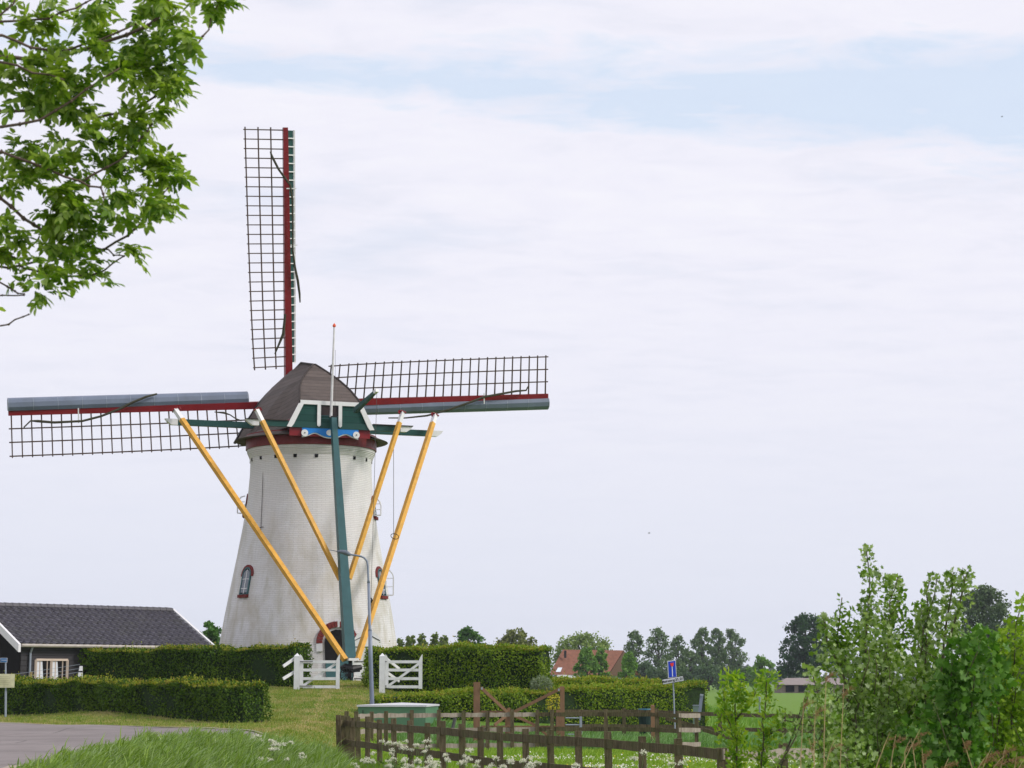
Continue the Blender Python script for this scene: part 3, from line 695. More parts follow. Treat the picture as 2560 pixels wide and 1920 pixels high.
# tower openings
def archpts(w, h0, h1, n=12):
    """outline of an arched opening half-width w, from h0 up to spring h1"""
    return [(-w, h0), (w, h0)] + [(w * math.cos(a), h1 + w * math.sin(a)) for a in np.linspace(0, PI, n)]
def onwall(th, x, z, d):
    R = trad(z) + d; a = th + x / trad(z); return at(a, R, z)
def wallplate(name, th, pts, d0, d1, m, parent):
    n = len(pts); V = [onwall(th, x, z, d1) for x, z in pts] + [onwall(th, x, z, d0) for x, z in pts]
    return mesh(name, V, [tuple(range(n)), tuple(range(n, 2 * n))[::-1]] + [(i, i + n, (i + 1) % n + n, (i + 1) % n) for i in range(n)], m, parent)
def window(th, zb, zt_, w, opened=0):
    hsp = zt_ - w
    p = wallplate('window', th, archpts(w, zb + .12, hsp), -.20, .03, M['dark'], mill)
    wallplate('pane', th, archpts(w * .82, zb + .2, hsp - .04), .0, .045, M['glass'], p)
    fr = MB()
    o = [(x, z) for x, z in archpts(w, zb + .12, hsp)]
    for a, b in zip(o, o[1:] + o[:1]): fr.beam(onwall(th, a[0] * .93, a[1], .03), onwall(th, b[0] * .93, b[1], .03), .07, .06, up=Vector((math.sin(th), -math.cos(th), 0)))
    fr.out('frame', M['teal'], p)
    g = MB()
    g.beam(onwall(th, 0, zb + .16, .04), onwall(th, 0, zt_ - .08, .04), .03, .03)
    for q in (.30, .62): z = zb + (zt_ - zb) * q; g.beam(onwall(th, -w * .8, z, .04), onwall(th, w * .8, z, .04), .025, .025)
    g.out('glazing_bar', M['white_trim'], p)
    # brick arch
    a = MB(); n = 14
    for i in range(n):
        t0, t1 = PI * i / n * 1.12 - .19, PI * (i + 1) / n * 1.12 - .19
        q = [(r2 * math.cos(t), hsp + r2 * math.sin(t)) for t, r2 in ((t0, w + .02), (t1, w + .02), (t1, w + .13), (t0, w + .13))]
        V = [onwall(th, x, z, .05) for x, z in q] + [onwall(th, x, z, -.03) for x, z in q]
        a.add(V, [(0, 1, 2, 3), (3, 2, 6, 7), (0, 4, 5, 1), (0, 3, 7, 4), (1, 5, 6, 2)])
    a.out('brick_arch', M['redbrick'], p)
    s = MB(); s.beam(onwall(th, -w - .04, zb + .05, .04), onwall(th, w + .04, zb + .05, .04), .14, .13); s.out('sill', M['redbrick'], p)
    if opened:
        c = MB(); nrm = Vector((math.sin(th), -math.cos(th), 0)); tg = Vector((math.cos(th), math.sin(th), 0))
        base = onwall(th, opened * w, zb + .15, .02); dirx = (nrm * .9 + tg * opened * .35).normalized(); hh = zt_ - zb - .15; ww = 1.15 * w
        c.beam(base, base + up * (hh - .35), .04, .04)
        pts = [base + dirx * ww * .0 + up * 0, base + dirx * ww, base + dirx * ww + up * (hh - ww), base + dirx * ww * .85 + up * (hh - ww * .55), base + dirx * ww * .5 + up * (hh - ww * .15), base + up * (hh)]
        for q, r2 in zip(pts[:-1], pts[1:]): c.beam(q, r2, .05, .05)
        c.beam(base + up * hh * .33, base + dirx * ww + up * hh * .33, .03, .03); c.beam(base + up * hh * .66, base + dirx * ww + up * hh * .66, .03, .03)
        c.out('open_casement', M['white_trim'], p)
    return p
zwb, zwt = zy(1494, 84.3), zy(1420, 84.3)
window(math.radians(-46.6), zwb, zwt, .28)
window(math.radians(71), zwb, zwt, .28, 1)
zub, zut = zy(1292, 86), zy(1240, 86)
window(math.radians(-88), zub, zut, .28, 1)
window(math.radians(86), zub - .1, zut - .1, .28, -1)
# iron pins beside the windows
# door
thd = math.radians(24.3)
zd1 = zy(1573, 82.5, 846)
dw = .57
dr = wallplate('doorway', thd, archpts(dw, ZG - .2, zd1 - dw), -.30, .065, M['dark'], mill)
wallplate('lower_door', thd, [(-dw, ZG - .2), (dw, ZG - .2), (dw, zy(1651, 82.5)), (-dw, zy(1651, 82.5))], .0, .10, M['teal'], dr)
a = MB(); n = 18; hsp = zd1 - dw
for i in range(n):
    t0, t1 = PI * i / n, PI * (i + 1) / n
    q = [(r2 * math.cos(t), hsp + r2 * math.sin(t)) for t, r2 in ((t0 + .01, dw + .10), (t1 - .01, dw + .10), (t1 - .01, dw + .34), (t0 + .01, dw + .34))]
    V = [onwall(thd, x, z, .09) for x, z in q] + [onwall(thd, x, z, -.05) for x, z in q]
    a.add(V, [(0, 1, 2, 3), (3, 2, 6, 7), (0, 4, 5, 1), (0, 3, 7, 4), (1, 5, 6, 2)])
a.out('brick_arch', M['redbrick'], dr)
a = MB()
for sg in (-1, 1): a.beam(onwall(thd, sg * (dw + .22), hsp - .34, .03), onwall(thd, sg * (dw + .22), hsp - .02, .03), .24, .10)
a.beam(onwall(thd, 0, zd1 + .08, .05), onwall(thd, 0, zd1 + .36, .05), .16, .08, .2, .08)
a.out('impost', M['white_trim'], dr)
# open white door leaf to the right, standing off the wall
lf = MB(); thl = math.radians(45)
c0 = at(math.radians(33), 3.95, ZG); cx = at(math.radians(50), 4.35, ZG)
dvx = (cx - c0); wl = dvx.length; dvx.normalize(); nrm = Vector((dvx.y, -dvx.x, 0))
zl0, zl1 = ZG + .2, zd1 - .02
oo = [(0, zl0), (wl, zl0), (wl, zl1 - wl * .5)] + [(wl / 2 + wl / 2 * math.cos(q), zl1 - wl * .5 + wl * .5 * math.sin(q)) for q in np.linspace(0, PI, 9)[1:]]
lf.prism([c0 + dvx * x + up * (z - ZG) for x, z in oo], nrm * -.05)
leaf = lf.out('door_leaf', M['white'], dr)
b2 = MB()
for z in (zl0 + .6, zl0 + 1.2): b2.beam(c0 + dvx * .08 + up * (z - ZG) + nrm * .012, c0 + dvx * (wl - .08) + up * (z - ZG) + nrm * .012, .02, .03)
b2.beam(c0 + dvx * .10 + up * (zl1 - .42 - ZG) + nrm * .012, c0 + dvx * wl * .5 + up * (zl1 - .15 - ZG) + nrm * .012, .02, .025)
b2.beam(c0 + dvx * (wl - .10) + up * (zl1 - .42 - ZG) + nrm * .012, c0 + dvx * wl * .5 + up * (zl1 - .15 - ZG) + nrm * .012, .02, .025)
b2.out('ironwork', M['black'], leaf)

# ------------------------------------------------------------------ hedges
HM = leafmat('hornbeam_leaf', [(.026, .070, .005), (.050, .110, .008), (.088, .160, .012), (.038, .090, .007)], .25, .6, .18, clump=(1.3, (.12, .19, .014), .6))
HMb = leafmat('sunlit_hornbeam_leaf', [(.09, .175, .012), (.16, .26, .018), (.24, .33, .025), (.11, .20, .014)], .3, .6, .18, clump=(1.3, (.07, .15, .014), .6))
SHM = leafmat('young_reddish_leaf', [(.20, .28, .025), (.27, .27, .035), (.24, .31, .03), (.32, .23, .06)], .35, .6, .2)
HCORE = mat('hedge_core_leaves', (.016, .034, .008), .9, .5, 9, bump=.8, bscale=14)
def hedge(label, path, wdt, z_top, name='hedge', dens=650, leaf=.075, m=None, group='clipped hedges round the mill', shoots=1.0, seed=1):
    """path: list of (x,y) along the FRONT face; the body lies behind it"""
    m = m or HM
    P = np.array(path, float)
    t = thing(name, (P[:, 0].mean(), P[:, 1].mean(), T(P[:, 0].mean(), P[:, 1].mean())), label, 'hedge', group)
    r0 = np.random.RandomState(seed)
    d = np.diff(P, axis=0); L = np.hypot(d[:, 0], d[:, 1]); tot = L.sum(); cum = np.concatenate([[0], np.cumsum(L)])
    def front(s):
        x = np.interp(s, cum, P[:, 0]); y = np.interp(s, cum, P[:, 1]); i = np.clip(np.searchsorted(cum, s, side='right') - 1, 0, len(L) - 1)
        tx, ty = d[i, 0] / L[i], d[i, 1] / L[i]; return x, y, -ty, tx   # normal pointing behind (left of travel)
    ztop = np.array(z_top, float) if np.ndim(z_top) else np.array([z_top] * len(P), float)
    def zt(s): return np.interp(s, cum, ztop)
    def bulge(s, h, k): return .09 * np.sin(s * 1.1 + k) + .06 * np.sin(s * 2.1 + k) + .05 * np.sin(s * 4.7 + h * 3 + k * 2) + .04 * np.sin(h * 6 + s)
    # core box
    ns = max(4, int(tot / .5)); ss = np.linspace(.14, tot - .14, ns); V = []
    for s in ss:
        x, y, nx_, ny_ = front(s)
        for w, hh in ((.10, 0), (.10, .90), (.22, .955), (wdt - .22, .955), (wdt - .10, .90), (wdt - .10, 0)):
            xx, yy = x + nx_ * w, y + ny_ * w; zg = T(xx, yy) - .1; V.append((xx, yy, zg + (zt(s) - zg) * hh))
    Fc = [(i * 6 + k, i * 6 + k + 1, (i + 1) * 6 + k + 1, (i + 1) * 6 + k) for i in range(ns - 1) for k in range(5)] + [tuple(range(6)), tuple((ns - 1) * 6 + k for k in range(6))[::-1]]
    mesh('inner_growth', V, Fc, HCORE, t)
    hmean = float(ztop.mean()) - T(P[:, 0].mean(), P[:, 1].mean())
    def surf(n, kind):
        s = r0.rand(n) * tot
        if kind == 'front': w = np.zeros(n); h = r0.rand(n) ** .95; nn = -1
        if kind == 'back': w = np.full(n, wdt); h = r0.rand(n); nn = 1
        if kind == 'top': w = r0.rand(n) * wdt; h = np.ones(n); nn = 0
        if kind in ('e0', 'e1'): s = np.full(n, 0. if kind == 'e0' else tot); w = r0.rand(n) * wdt; h = r0.rand(n)
        x, y, nx_, ny_ = front(s)
        tx, ty = ny_, -nx_
        b = bulge(s, h * hmean, seed) + (r0.rand(n) - .6) * .12
        round_ = np.where(h > .86, (h - .86) / .14, 0) ** 2 * .14
        edge = np.minimum(w, wdt - w); rt = np.clip(1 - edge / .22, 0, 1) ** 2 * .12
        if kind == 'front': x = x - nx_ * (b - round_); y = y - ny_ * (b - round_); out = np.stack([-nx_, -ny_, np.full(n, .25)], 1)
        elif kind == 'back': x = x + nx_ * (wdt + b - round_); y = y + ny_ * (wdt + b - round_); out = np.stack([nx_, ny_, np.full(n, .25)], 1)
        elif kind == 'top': x = x + nx_ * w; y = y + ny_ * w; out = np.stack([nx_ * 0, ny_ * 0, np.ones(n)], 1)
        else:
            sg = -1 if kind == 'e0' else 1; x = x + nx_ * w + sg * tx * (b - round_); y = y + ny_ * w + sg * ty * (b - round_); out = np.stack([sg * tx, sg * ty, np.full(n, .25)], 1)
        zg = terr(x, y); top = zt(s) + (.05 * np.sin(s * 1.3 + seed) + .04 * np.sin(s * 3.3 + seed) + .03 * np.sin(s * 7.9))
        z = zg + .05 + (top - zg - .05) * h - (rt if kind == 'top' else 0)
        if kind == 'top': z = z + (r0.rand(n) - .5) * .12
        return np.stack([x, y, z], 1), out
    parts = []
    for kind, area in (('front', tot * hmean), ('back', tot * hmean * .6), ('top', tot * wdt * 1.5), ('e0', wdt * hmean), ('e1', wdt * hmean)):
        n = int(area * dens)
        p, o = surf(n, kind)
        A = unit(r0.normal(size=(n, 3)) + np.array([0, 0, .25])); nrm = unit(o * 1.1 + r0.normal(size=(n, 3)) * .75)
        parts.append(leafmesh(p, A, nrm, leaf * (.7 + .6 * r0.rand(n)), LF_DIAMOND, 1.25))
    leafobj('leaves', parts, m, t)
    # young shoots on the top
    n = int(tot * 150 * shoots); s = r0.rand(n) * tot; x, y, nx_, ny_ = front(s); w = r0.rand(n) ** 1.5 * wdt
    hgt = .04 + .17 * r0.rand(n) ** 2.5
    px = x + nx_ * w; py = y + ny_ * w; pz = zt(s) - .06 + .05 * np.sin(s * 1.3 + seed) + .04 * np.sin(s * 3.3 + seed); hgt = hgt * np.where(r0.rand(n) < .04, 1.9, 1) * (.6 + .5 * np.sin(s * 2.3) ** 2)
    parts = []
    for q in (0, .35, .7, 1.):
        pp = np.stack([px + (r0.rand(n) - .5) * .05, py, pz + hgt * q], 1)
        parts.append(leafmesh(pp, unit(r0.normal(size=(n, 3)) * .6 + np.array([0, 0, 1.])), r0.normal(size=(n, 3)), leaf * (.6 + .5 * r0.rand(n)), LF_DIAMOND, 1.1))
    leafobj('young_shoots', parts, SHM, t)
    return t
def xy(px, py, D): v = W(px, py, D); return (v.x, v.y)
def zz2(py, D): return W(1280, py, D).z
# front left hedge
hedge('long dark clipped hedge beside the road, in front of the taller left hedge', [xy(-260, 1780, 71), xy(20, 1785, 67.6), xy(330, 1795, 62.6), xy(606, 1803, 58.4)], .95, [zz2(1701, 71), zz2(1703, 67.6), zz2(1707, 62.6), zz2(1711, 57.8)], seed=1, dens=620, leaf=.07)
hedge('tall dark clipped hedge left of the gates, between the black barn and the mill', [xy(203, 1700, 76), xy(480, 1700, 74), xy(738, 1715, 72.6)], 1.4, [zz2(1627, 76), zz2(1622, 74), zz2(1617, 72.6)], seed=2, dens=600, leaf=.075)
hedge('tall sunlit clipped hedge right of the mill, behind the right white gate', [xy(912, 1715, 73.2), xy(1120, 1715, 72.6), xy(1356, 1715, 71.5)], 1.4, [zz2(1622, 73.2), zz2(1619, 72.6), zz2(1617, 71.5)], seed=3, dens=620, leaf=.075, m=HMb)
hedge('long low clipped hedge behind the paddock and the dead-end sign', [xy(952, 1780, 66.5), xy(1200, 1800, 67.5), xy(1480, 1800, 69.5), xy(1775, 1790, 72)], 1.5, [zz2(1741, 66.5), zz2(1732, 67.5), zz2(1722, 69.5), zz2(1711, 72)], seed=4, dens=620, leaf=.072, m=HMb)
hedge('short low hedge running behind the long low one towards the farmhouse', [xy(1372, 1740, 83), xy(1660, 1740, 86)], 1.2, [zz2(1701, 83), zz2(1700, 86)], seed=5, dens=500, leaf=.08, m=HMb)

# ------------------------------------------------------------------ black barn on the left
eA = W(52, 1613, 74); eB = W(530, 1619, 80); zE = (eA.z + eB.z) / 2
eA.z = eB.z = zE
dr_ = (eB - eA).normalized(); bk = Vector((-dr_.y, dr_.x, 0)); Wd = 2.85; RI = 1.50
ZB = 1.0
barn = thing('barn', ((eA + eB) / 2).to_tuple()[:2] + (ZB,), 'black boarded barn with dark tiled roof and white bargeboards behind the hedge', 'barn')
# roof tiles as real relief
def tiled(A, B, bkdir, run, rise, name, flip=1):
    L = (B - A).length; u = (B - A).normalized(); sl = math.hypot(run, rise); sd = (bkdir * run + up * rise) / sl; nr = (bkdir * -rise + up * run) / sl
    tw, tl = .29, .325; nc = int(L / tw * 8) + 1; nrw = int(round(sl / tl)); V = []; cols = np.linspace(0, L, nc)
    lev = []
    for r in range(nrw): lev += [(r * sl / nrw, .085), ((r + .92) * sl / nrw, .008)]
    for s, h0 in lev:
        for c in cols:
            ph = (c / tw) % 1.0; w = .055 * (math.sin(2 * PI * ph) * .7 + .35 * math.sin(4 * PI * ph + .8))
            V.append(A + u * c + sd * s + nr * (h0 + w))
    Fc = [(i * nc + k, i * nc + k + 1, (i + 1) * nc + k + 1, (i + 1) * nc + k) for i in range(len(lev) - 1) for k in range(nc - 1)]
    return V, Fc, sl, nr
eo = eA - bk * 0
V, Fc, sl, nr = tiled(eA, eB, bk, Wd, RI, 'roof')
roof = mesh('roof', V, Fc, M['tile'], barn)
rA, rB = eA + bk * Wd + up * RI, eB + bk * Wd + up * RI
V2, F2, _, _ = tiled(eB + bk * 2 * Wd, eA + bk * 2 * Wd, -bk, Wd, RI, 'roof')
mesh('roof', V2, F2, M['tile'], barn)
mb = MB(); L = (rB - rA).length; k = int(L / .30)
for i in range(k): 
    a = rA + dr_ * (L * i / k); b = rA + dr_ * (L * (i + 1) / k + .03)
    mb.tube([a - up * .0 + up * .035, b + up * .035], [.135, .115], 10)
mb.out('ridge_tiles', M['tile'], barn)
# bargeboards
for P, nme in ((eA, 'left'), (eB, 'right')):
    mb = MB(); off = -dr_ * .06 if nme == 'left' else dr_ * .06
    for sgn in (0, 1):
        lo = P + off + (bk * (2 * Wd) if sgn else bk * 0); hi2 = P + off + bk * Wd + up * RI
        d = (hi2 - lo).normalized(); lo = lo - d * .12
        mb.prism([lo + up * .10, hi2 + up * .10, hi2 - up * .20, lo - up * .20], off.normalized() * .10)
    o = mb.out('bargeboard', M['white_trim'], barn)
# walls
wi = .22
c00 = eA + dr_ * .15 + bk * wi; c10 = eB - dr_ * .15 + bk * wi; c01 = eA + dr_ * .15 + bk * (2 * Wd - wi); c11 = eB - dr_ * .15 + bk * (2 * Wd - wi)
def wallmat():
    m = bpy.data.materials.new('black_weatherboard'); m.use_nodes = True; nt = m.node_tree
    b = nt.nodes['Principled BSDF']; b.inputs['Roughness'].default_value = .65
    tc = nt.nodes.new('ShaderNodeTexCoord'); s = nt.nodes.new('ShaderNodeSeparateXYZ'); nt.links.new(tc.outputs['Object'], s.inputs[0])
    fr = MA(nt, 'FRACT', MA(nt, 'DIVIDE', s.outputs[2], .19)); e = MA(nt, 'LESS_THAN', fr, .10)
    col = MIXC(nt, NOISE(nt, MAPV(nt, tc.outputs['Object'], (1, 1, 9)), 2, 4), (.026, .024, .030), (.046, .042, .048))
    col = MIXC(nt, e, col, (.004, .004, .005)); nt.links.new(col, b.inputs['Base Color'])
    bn = nt.nodes.new('ShaderNodeBump'); bn.inputs['Strength'].default_value = 1; bn.inputs['Distance'].default_value = .02; nt.links.new(fr, bn.inputs['Height']); nt.links.new(bn.outputs[0], b.inputs['Normal'])
    return m
WM = wallmat()
ww_ = [c00, c10, c11, c01]; zt_ = zE - .02
V = [Vector((p.x, p.y, z)) for z in (ZB - .3, zt_ + .08) for p in ww_]
gA = (c00 + c01) / 2; gB = (c10 + c11) / 2
V += [Vector((gA.x, gA.y, zE + RI - .10)), Vector((gB.x, gB.y, zE + RI - .10))]
mesh('wall', V, [(0, 1, 5, 4), (1, 2, 6, 5), (2, 3, 7, 6), (3, 0, 4, 7), (5, 6, 9), (7, 4, 8)], WM, barn)
gd = MB(); gd.prism([c00 - dr_ * .02 + up * -2.0, c01 - dr_ * .02 + up * -2.0, c01 - dr_ * .02 - up * .12, gA - dr_ * .02 + up * (RI - .3), c00 - dr_ * .02 - up * .12], -dr_ * .02)  # near-black sheet over the gable wall; shade put into its colour, no opening there
gd.out('gable_shade', M['dark'], barn)
# gutter and downpipe
mb = MB(); mb.tube([eA - bk * .05 - up * .01, eB - bk * .05 - up * .01], .065, 8); gt = mb.out('gutter', mat('beige_gutter', (.40, .36, .32), .5), barn)
dp = c00 + dr_ * .35 - bk * .08
mb = MB(); mb.tube([Vector((dp.x, dp.y, zE - .05)) - bk * .15, Vector((dp.x, dp.y, zE - .28)), Vector((dp.x, dp.y, ZB))], .04, 8); mb.out('downpipe', M['zinc'], barn)
# window with two bays
def barnpt(px): # point along wall at photo column px
    best = min(np.linspace(0, 1, 600), key=lambda q: abs((lambda p: CXP + F * p.x / (p.y * math.cos(PT)) * 1.0 - px)(c00.lerp(c10, q))))
    return c00.lerp(c10, best)
wl0 = barnpt(87); wl1 = barnpt(166); ztw, zbw = W(120, 1650, 76).z, ZB + .45
wn = MB(); outn = -bk
for a, b in ((wl0, wl1),):
    for z in (ztw, zbw): wn.beam(Vector((a.x, a.y, z)) + outn * .03, Vector((b.x, b.y, z)) + outn * .03, .08, .08)
    for q in (0, .49, 1): p = a.lerp(b, q); wn.beam(Vector((p.x, p.y, zbw)) + outn * .03, Vector((p.x, p.y, ztw)) + outn * .03, .08, .08)
    for q in (.13, .36, .62, .85): p = a.lerp(b, q); wn.beam(Vector((p.x, p.y, zbw)) + outn * .025, Vector((p.x, p.y, ztw)) + outn * .025, .035, .03)
win_ = wn.out('window', M['barnwin'], barn)
mb = MB(); mb.prism([Vector((wl0.x, wl0.y, zbw)), Vector((wl1.x, wl1.y, zbw)), Vector((wl1.x, wl1.y, ztw)), Vector((wl0.x, wl0.y, ztw))], outn * .012); mb.out('pane', M['dark'], win_)
for q0, q1 in ((.03, .30), (.52, .78)):
    a, b, b2 = wl0.lerp(wl1, q0), wl0.lerp(wl1, q1), wl0.lerp(wl1, q1 - .10)
    mb = MB(); mb.prism([Vector((a.x, a.y, zbw)) + outn * .014, Vector((b.x, b.y, zbw)) + outn * .014, Vector((b2.x, b2.y, ztw)) + outn * .014, Vector((a.x, a.y, ztw)) + outn * .014], outn * .008); mb.out('curtain', M['curtain'], win_)

# ------------------------------------------------------------------ white gates
def gate(label, pxs, D, diag, bracedir):
    """pxs: post left/right px, stile left/right px"""
    a, b, c, d_ = pxs; z0 = W(a, 1721, D).z
    pl = W((a + b) / 2, 1700, D); ps = W((c + d_) / 2, 1700, D)
    t = thing('white_gate', (pl.x, pl.y, z0), label, 'gate', 'white gates in front of the mill')
    kp = D / F
    def zp(py): return W(pl.x, py, D).z
    mb = MB(); pw = .20; zt = zp(1641)
    zg0 = T(pl.x, pl.y) - .1
    mb.box((pl.x, pl.y, (zg0 + zt) / 2), (pw, pw, zt - zg0)); 
    q = pw / 2 + .01; base = [Vector((pl.x + x * q, pl.y + y * q, zt)) for x, y in ((-1, -1), (1, -1), (1, 1), (-1, 1))]
    mb.add(base + [Vector((pl.x, pl.y, zt + .12))], [(0, 1, 4), (1, 2, 4), (2, 3, 4), (3, 0, 4), (3, 2, 1, 0)])
    mb.out('post', M['white'], t)
    # heel stile with slanted top and toe stile
    xl = pl.x + .16; xr = ps.x; y = pl.y - .04
    mb = MB(); mb.prism([Vector((xl - .05, y, zp(1719))), Vector((xl + .06, y, zp(1719))), Vector((xl + .06, y, zp(1649))), Vector((xl + .0, y, zp(1640))), Vector((xl - .05, y, zp(1636)))], (0, .06, 0))
    mb.prism([Vector((xr - .07, y, zp(1722))), Vector((xr + .06, y, zp(1722))), Vector((xr + .06, y, zp(1635))), Vector((xr + .0, y, zp(1641))), Vector((xr - .07, y, zp(1652)))], (0, .06, 0))
    mb.out('stile', M['white'], t)
    for py in (1654.5, 1675, 1696.5, 1717):
        mb = MB(); mb.beam(Vector((xl + .06, y + .03, zp(py))), Vector((xr - .07, y + .03, zp(py))), .045, .10); mb.out('rail', M['white'], t)
    mb = MB(); yd = y - .012
    if diag > 0: mb.beam(Vector((xl, yd, zp(1718))), Vector((xr - .02, yd, zp(1657))), .022, .085, up=(0, -1, 0), side=(0, -1, 0))
    else: mb.beam(Vector((xl + .06, y + .075, zp(1714))), Vector((xr - .10, y + .075, zp(1660))), .03, .085, up=(0, -1, 0), side=(0, -1, 0))
    mb.out('diagonal', M['white'], t)
    mb = MB()
    for py in (1654, 1715):
        mb.beam(Vector((xl - .10, y - .022, zp(py))), Vector((xl + (.40 if diag < 0 else .0), y - .022, zp(py))), .02, .022); mb.beam(Vector((xl - .11, y - .024, zp(py) - .06)), Vector((xl - .11, y - .024, zp(py) + .06)), .03, .03)
    mb.out('hinge', M['black'], t)
    mb = MB()
    for z1, z2 in ((1646, 1666), (1680, 1697)):
        if bracedir < 0: mb.beam(Vector((pl.x - .10, pl.y + .05, zp(z1))), Vector((pl.x - .46, pl.y - .30, zp(z2))), .05, .10)
        else: mb.beam(Vector((pl.x + .06, pl.y + .2, zp(z1 - 3))), Vector((pl.x + .55, pl.y + .9, zp(z2 + 6))), .05, .10)
    mb.out('side_board', M['white'], t)
gate('left white wooden gate, its diagonal behind the rails, black strap hinges showing', (736.5, 748, 841, 848.5), 71.8, -1, -1)
gate('right white wooden gate, its diagonal board in front of the rails, against the sunlit hedge', (949.5, 961.5, 1046, 1057), 71.8, 1, 1)

# ------------------------------------------------------------------ street lamp
Dl = 65.8; lb = W(931, 1762, Dl)
lampt = thing('street_lamp', (lb.x, lb.y, T(lb.x, lb.y)), 'slender grey curved street lamp standing in front of the mill', 'street lamp')
mb = MB(); zlo = Vector((lb.x, lb.y, T(lb.x, lb.y) - .05))
mb.tube([zlo, W(926.5, 1640, Dl), W(925, 1576, Dl)], [.075, .068, .064], 10); mb.tube([W(925, 1577, Dl), W(924.6, 1572, Dl), W(921.5, 1455, Dl)], [.066, .05, .047], 10)
mb.tube([W(921.5, 1457, Dl), W(921, 1450, Dl), W(919.5, 1415, Dl), W(917.5, 1403, Dl), W(911, 1395, Dl), W(903, 1391, Dl), W(892, 1388.8, Dl), W(872, 1386, Dl)], [.055, .036, .034, .033, .033, .032, .03, .028], 10)
mb.out('pole', M['lamp'], lampt, smooth=True)
mb = MB(); mb.tube([W(877, 1388, Dl), W(871, 1385, Dl), W(862, 1381, Dl), W(850, 1379, Dl), W(841, 1378.5, Dl)], [.03, .075, .085, .06, .012], 10)
mb.tube([W(845, 1379, Dl), W(835, 1376.8, Dl), W(822, 1374.5, Dl)], [.012, .016, .006], 6); mb.out('lamp_head', mat('lamp_head_grey', (.13, .15, .19), .4), lampt, smooth=True)

# ------------------------------------------------------------------ green utility box
Db = 64.3; p0 = W(895, 1766, Db); p1 = W(1064, 1765, Db - .3); p2 = W(1096, 1761, Db + 2.2)
zt = p0.z - .01; zb = .1
p1.z = p2.z = p0.z = zt; p3 = p0 + (p2 - p1)
ub = thing('utility_box', (p0.x, p0.y, zb), 'green painted low cabinet with shallow pale metal lid beside the lamp post', 'cabinet')
mb = MB(); mb.add([Vector((p.x, p.y, z)) for z in (zb, zt) for p in (p0, p1, p2, p3)], [(0, 1, 5, 4), (1, 2, 6, 5), (2, 3, 7, 6), (3, 0, 4, 7), (4, 5, 6, 7)]); mb.out('body', M['boxgreen'], ub)
mb = MB(); c = (p0 + p2) / 2; ov = [c + (p - c) * 1.03 for p in (p0, p1, p2, p3)]
ap = (p0 + p1) / 2 + (p2 - p1) * .5
mb.add([q + up * -.0 for q in ov] + [q + up * .055 for q in ov] + [c + (p1 - p0) * .05 + up * .12], [(0, 3, 2, 1), (0, 1, 5, 4), (1, 2, 6, 5), (2, 3, 7, 6), (3, 0, 4, 7), (4, 5, 8), (5, 6, 8), (6, 7, 8), (7, 4, 8)]); mb.out('lid', M['boxlid'], ub)
mb = MB(); pj = p0.lerp(p1, .075); mb.box((pj.x, pj.y - .015, zt - .16), (.02, .02, .12)); mb.out('lock', M['black'], ub)

# ------------------------------------------------------------------ wooden fences
def board(p, q, h, th, n=6, jag=.012, rs_=None):
    """plank with slightly uneven edges, vertical face"""
    p, q = Vector(p), Vector(q); d = (q - p); dn = Vector((d.x, d.y, 0)).normalized(); nn = Vector((dn.y, -dn.x, 0)); V = []
    for i in range(n + 1):
        c = p.lerp(q, i / n); j0 = rs.uniform(-jag, jag); j1 = rs.uniform(-jag, jag)
        V += [c + nn * th / 2 + up * (-h / 2 + j0), c + nn * th / 2 + up * (h / 2 + j1), c - nn * th / 2 + up * (h / 2 + j1), c - nn * th / 2 + up * (-h / 2 + j0)]
    Fc = [(i * 4 + k, (i + 1) * 4 + k, (i + 1) * 4 + (k + 1) % 4, i * 4 + (k + 1) % 4) for i in range(n) for k in range(4)] + [(3, 2, 1, 0), (n * 4, n * 4 + 1, n * 4 + 2, n * 4 + 3)]
    return V, Fc
def post(mb, x, y, z0, z1, w=.12, d=.12, lean=0, rz=0):
    mb.beam(Vector((x, y, z0)), Vector((x + lean, y, z1)), w, d, w * .95, d * .95, up=(0, 1, 0))
# near curved fence: (px, D, top rail top y)
NP = [(845, 51.2, 1799), (855, 51.6, 1800), (867, 51.6, 1800.5), (879, 51, 1802), (893, 50, 1803), (917, 48.6, 1804), (947, 47, 1807), (983, 45.2, 1810), (1024, 43.5, 1813), (1066, 42.2, 1816), (1105, 41, 1818.5), (1153, 39.6, 1823), (1199, 38.5, 1827.5), (1248, 37.6, 1832), (1312, 36.5, 1836), (1375, 35.5, 1838.5), (1445, 34.4, 1842.5), (1519, 33.2, 1848), (1604, 31.9, 1855.5), (1695, 30.6, 1861.5), (1805, 28.8, 1874)]
fn = thing('paddock_fence', (NP[10][0] / 1000, 40, .1), 'old mossy post and rail fence curving across the foreground of the paddock', 'fence', 'wooden paddock fences')
for i, (px, D, py) in enumerate(NP):
    p = W(px, py, D); mb = MB(); ln = rs.uniform(-.05, .0)
    w = .125 if i < len(NP) - 1 else .15
    post(mb, p.x + .02 - ln * .5, p.y + .09, .0, p.z + (.10 if i < len(NP) - 1 else .03) + rs.uniform(-.03, .03), w, w, ln); mb.out('post', M['fence'], fn)
RG = [0, 4, 6, 8, 10, 12, 14, 16, 18, 20]
for row, gap_ in enumerate((0, .48, .92)):
    for a, b in zip(RG[:-1], RG[1:]):
        V = []; Fc = []; base = 0
        for i in range(a, b):
            pa = W(NP[i][0], NP[i][2], NP[i][1]); pb = W(NP[i + 1][0], NP[i + 1][2], NP[i + 1][1])
            dz = -.072 - gap_
            v, f = board(pa + up * dz, pb + up * dz, .145, .035, 5, .006)
            Fc += [tuple(k + len(V) for k in q) for q in f]; V += v
        mesh('rail', V, Fc, M['fence'], fn)
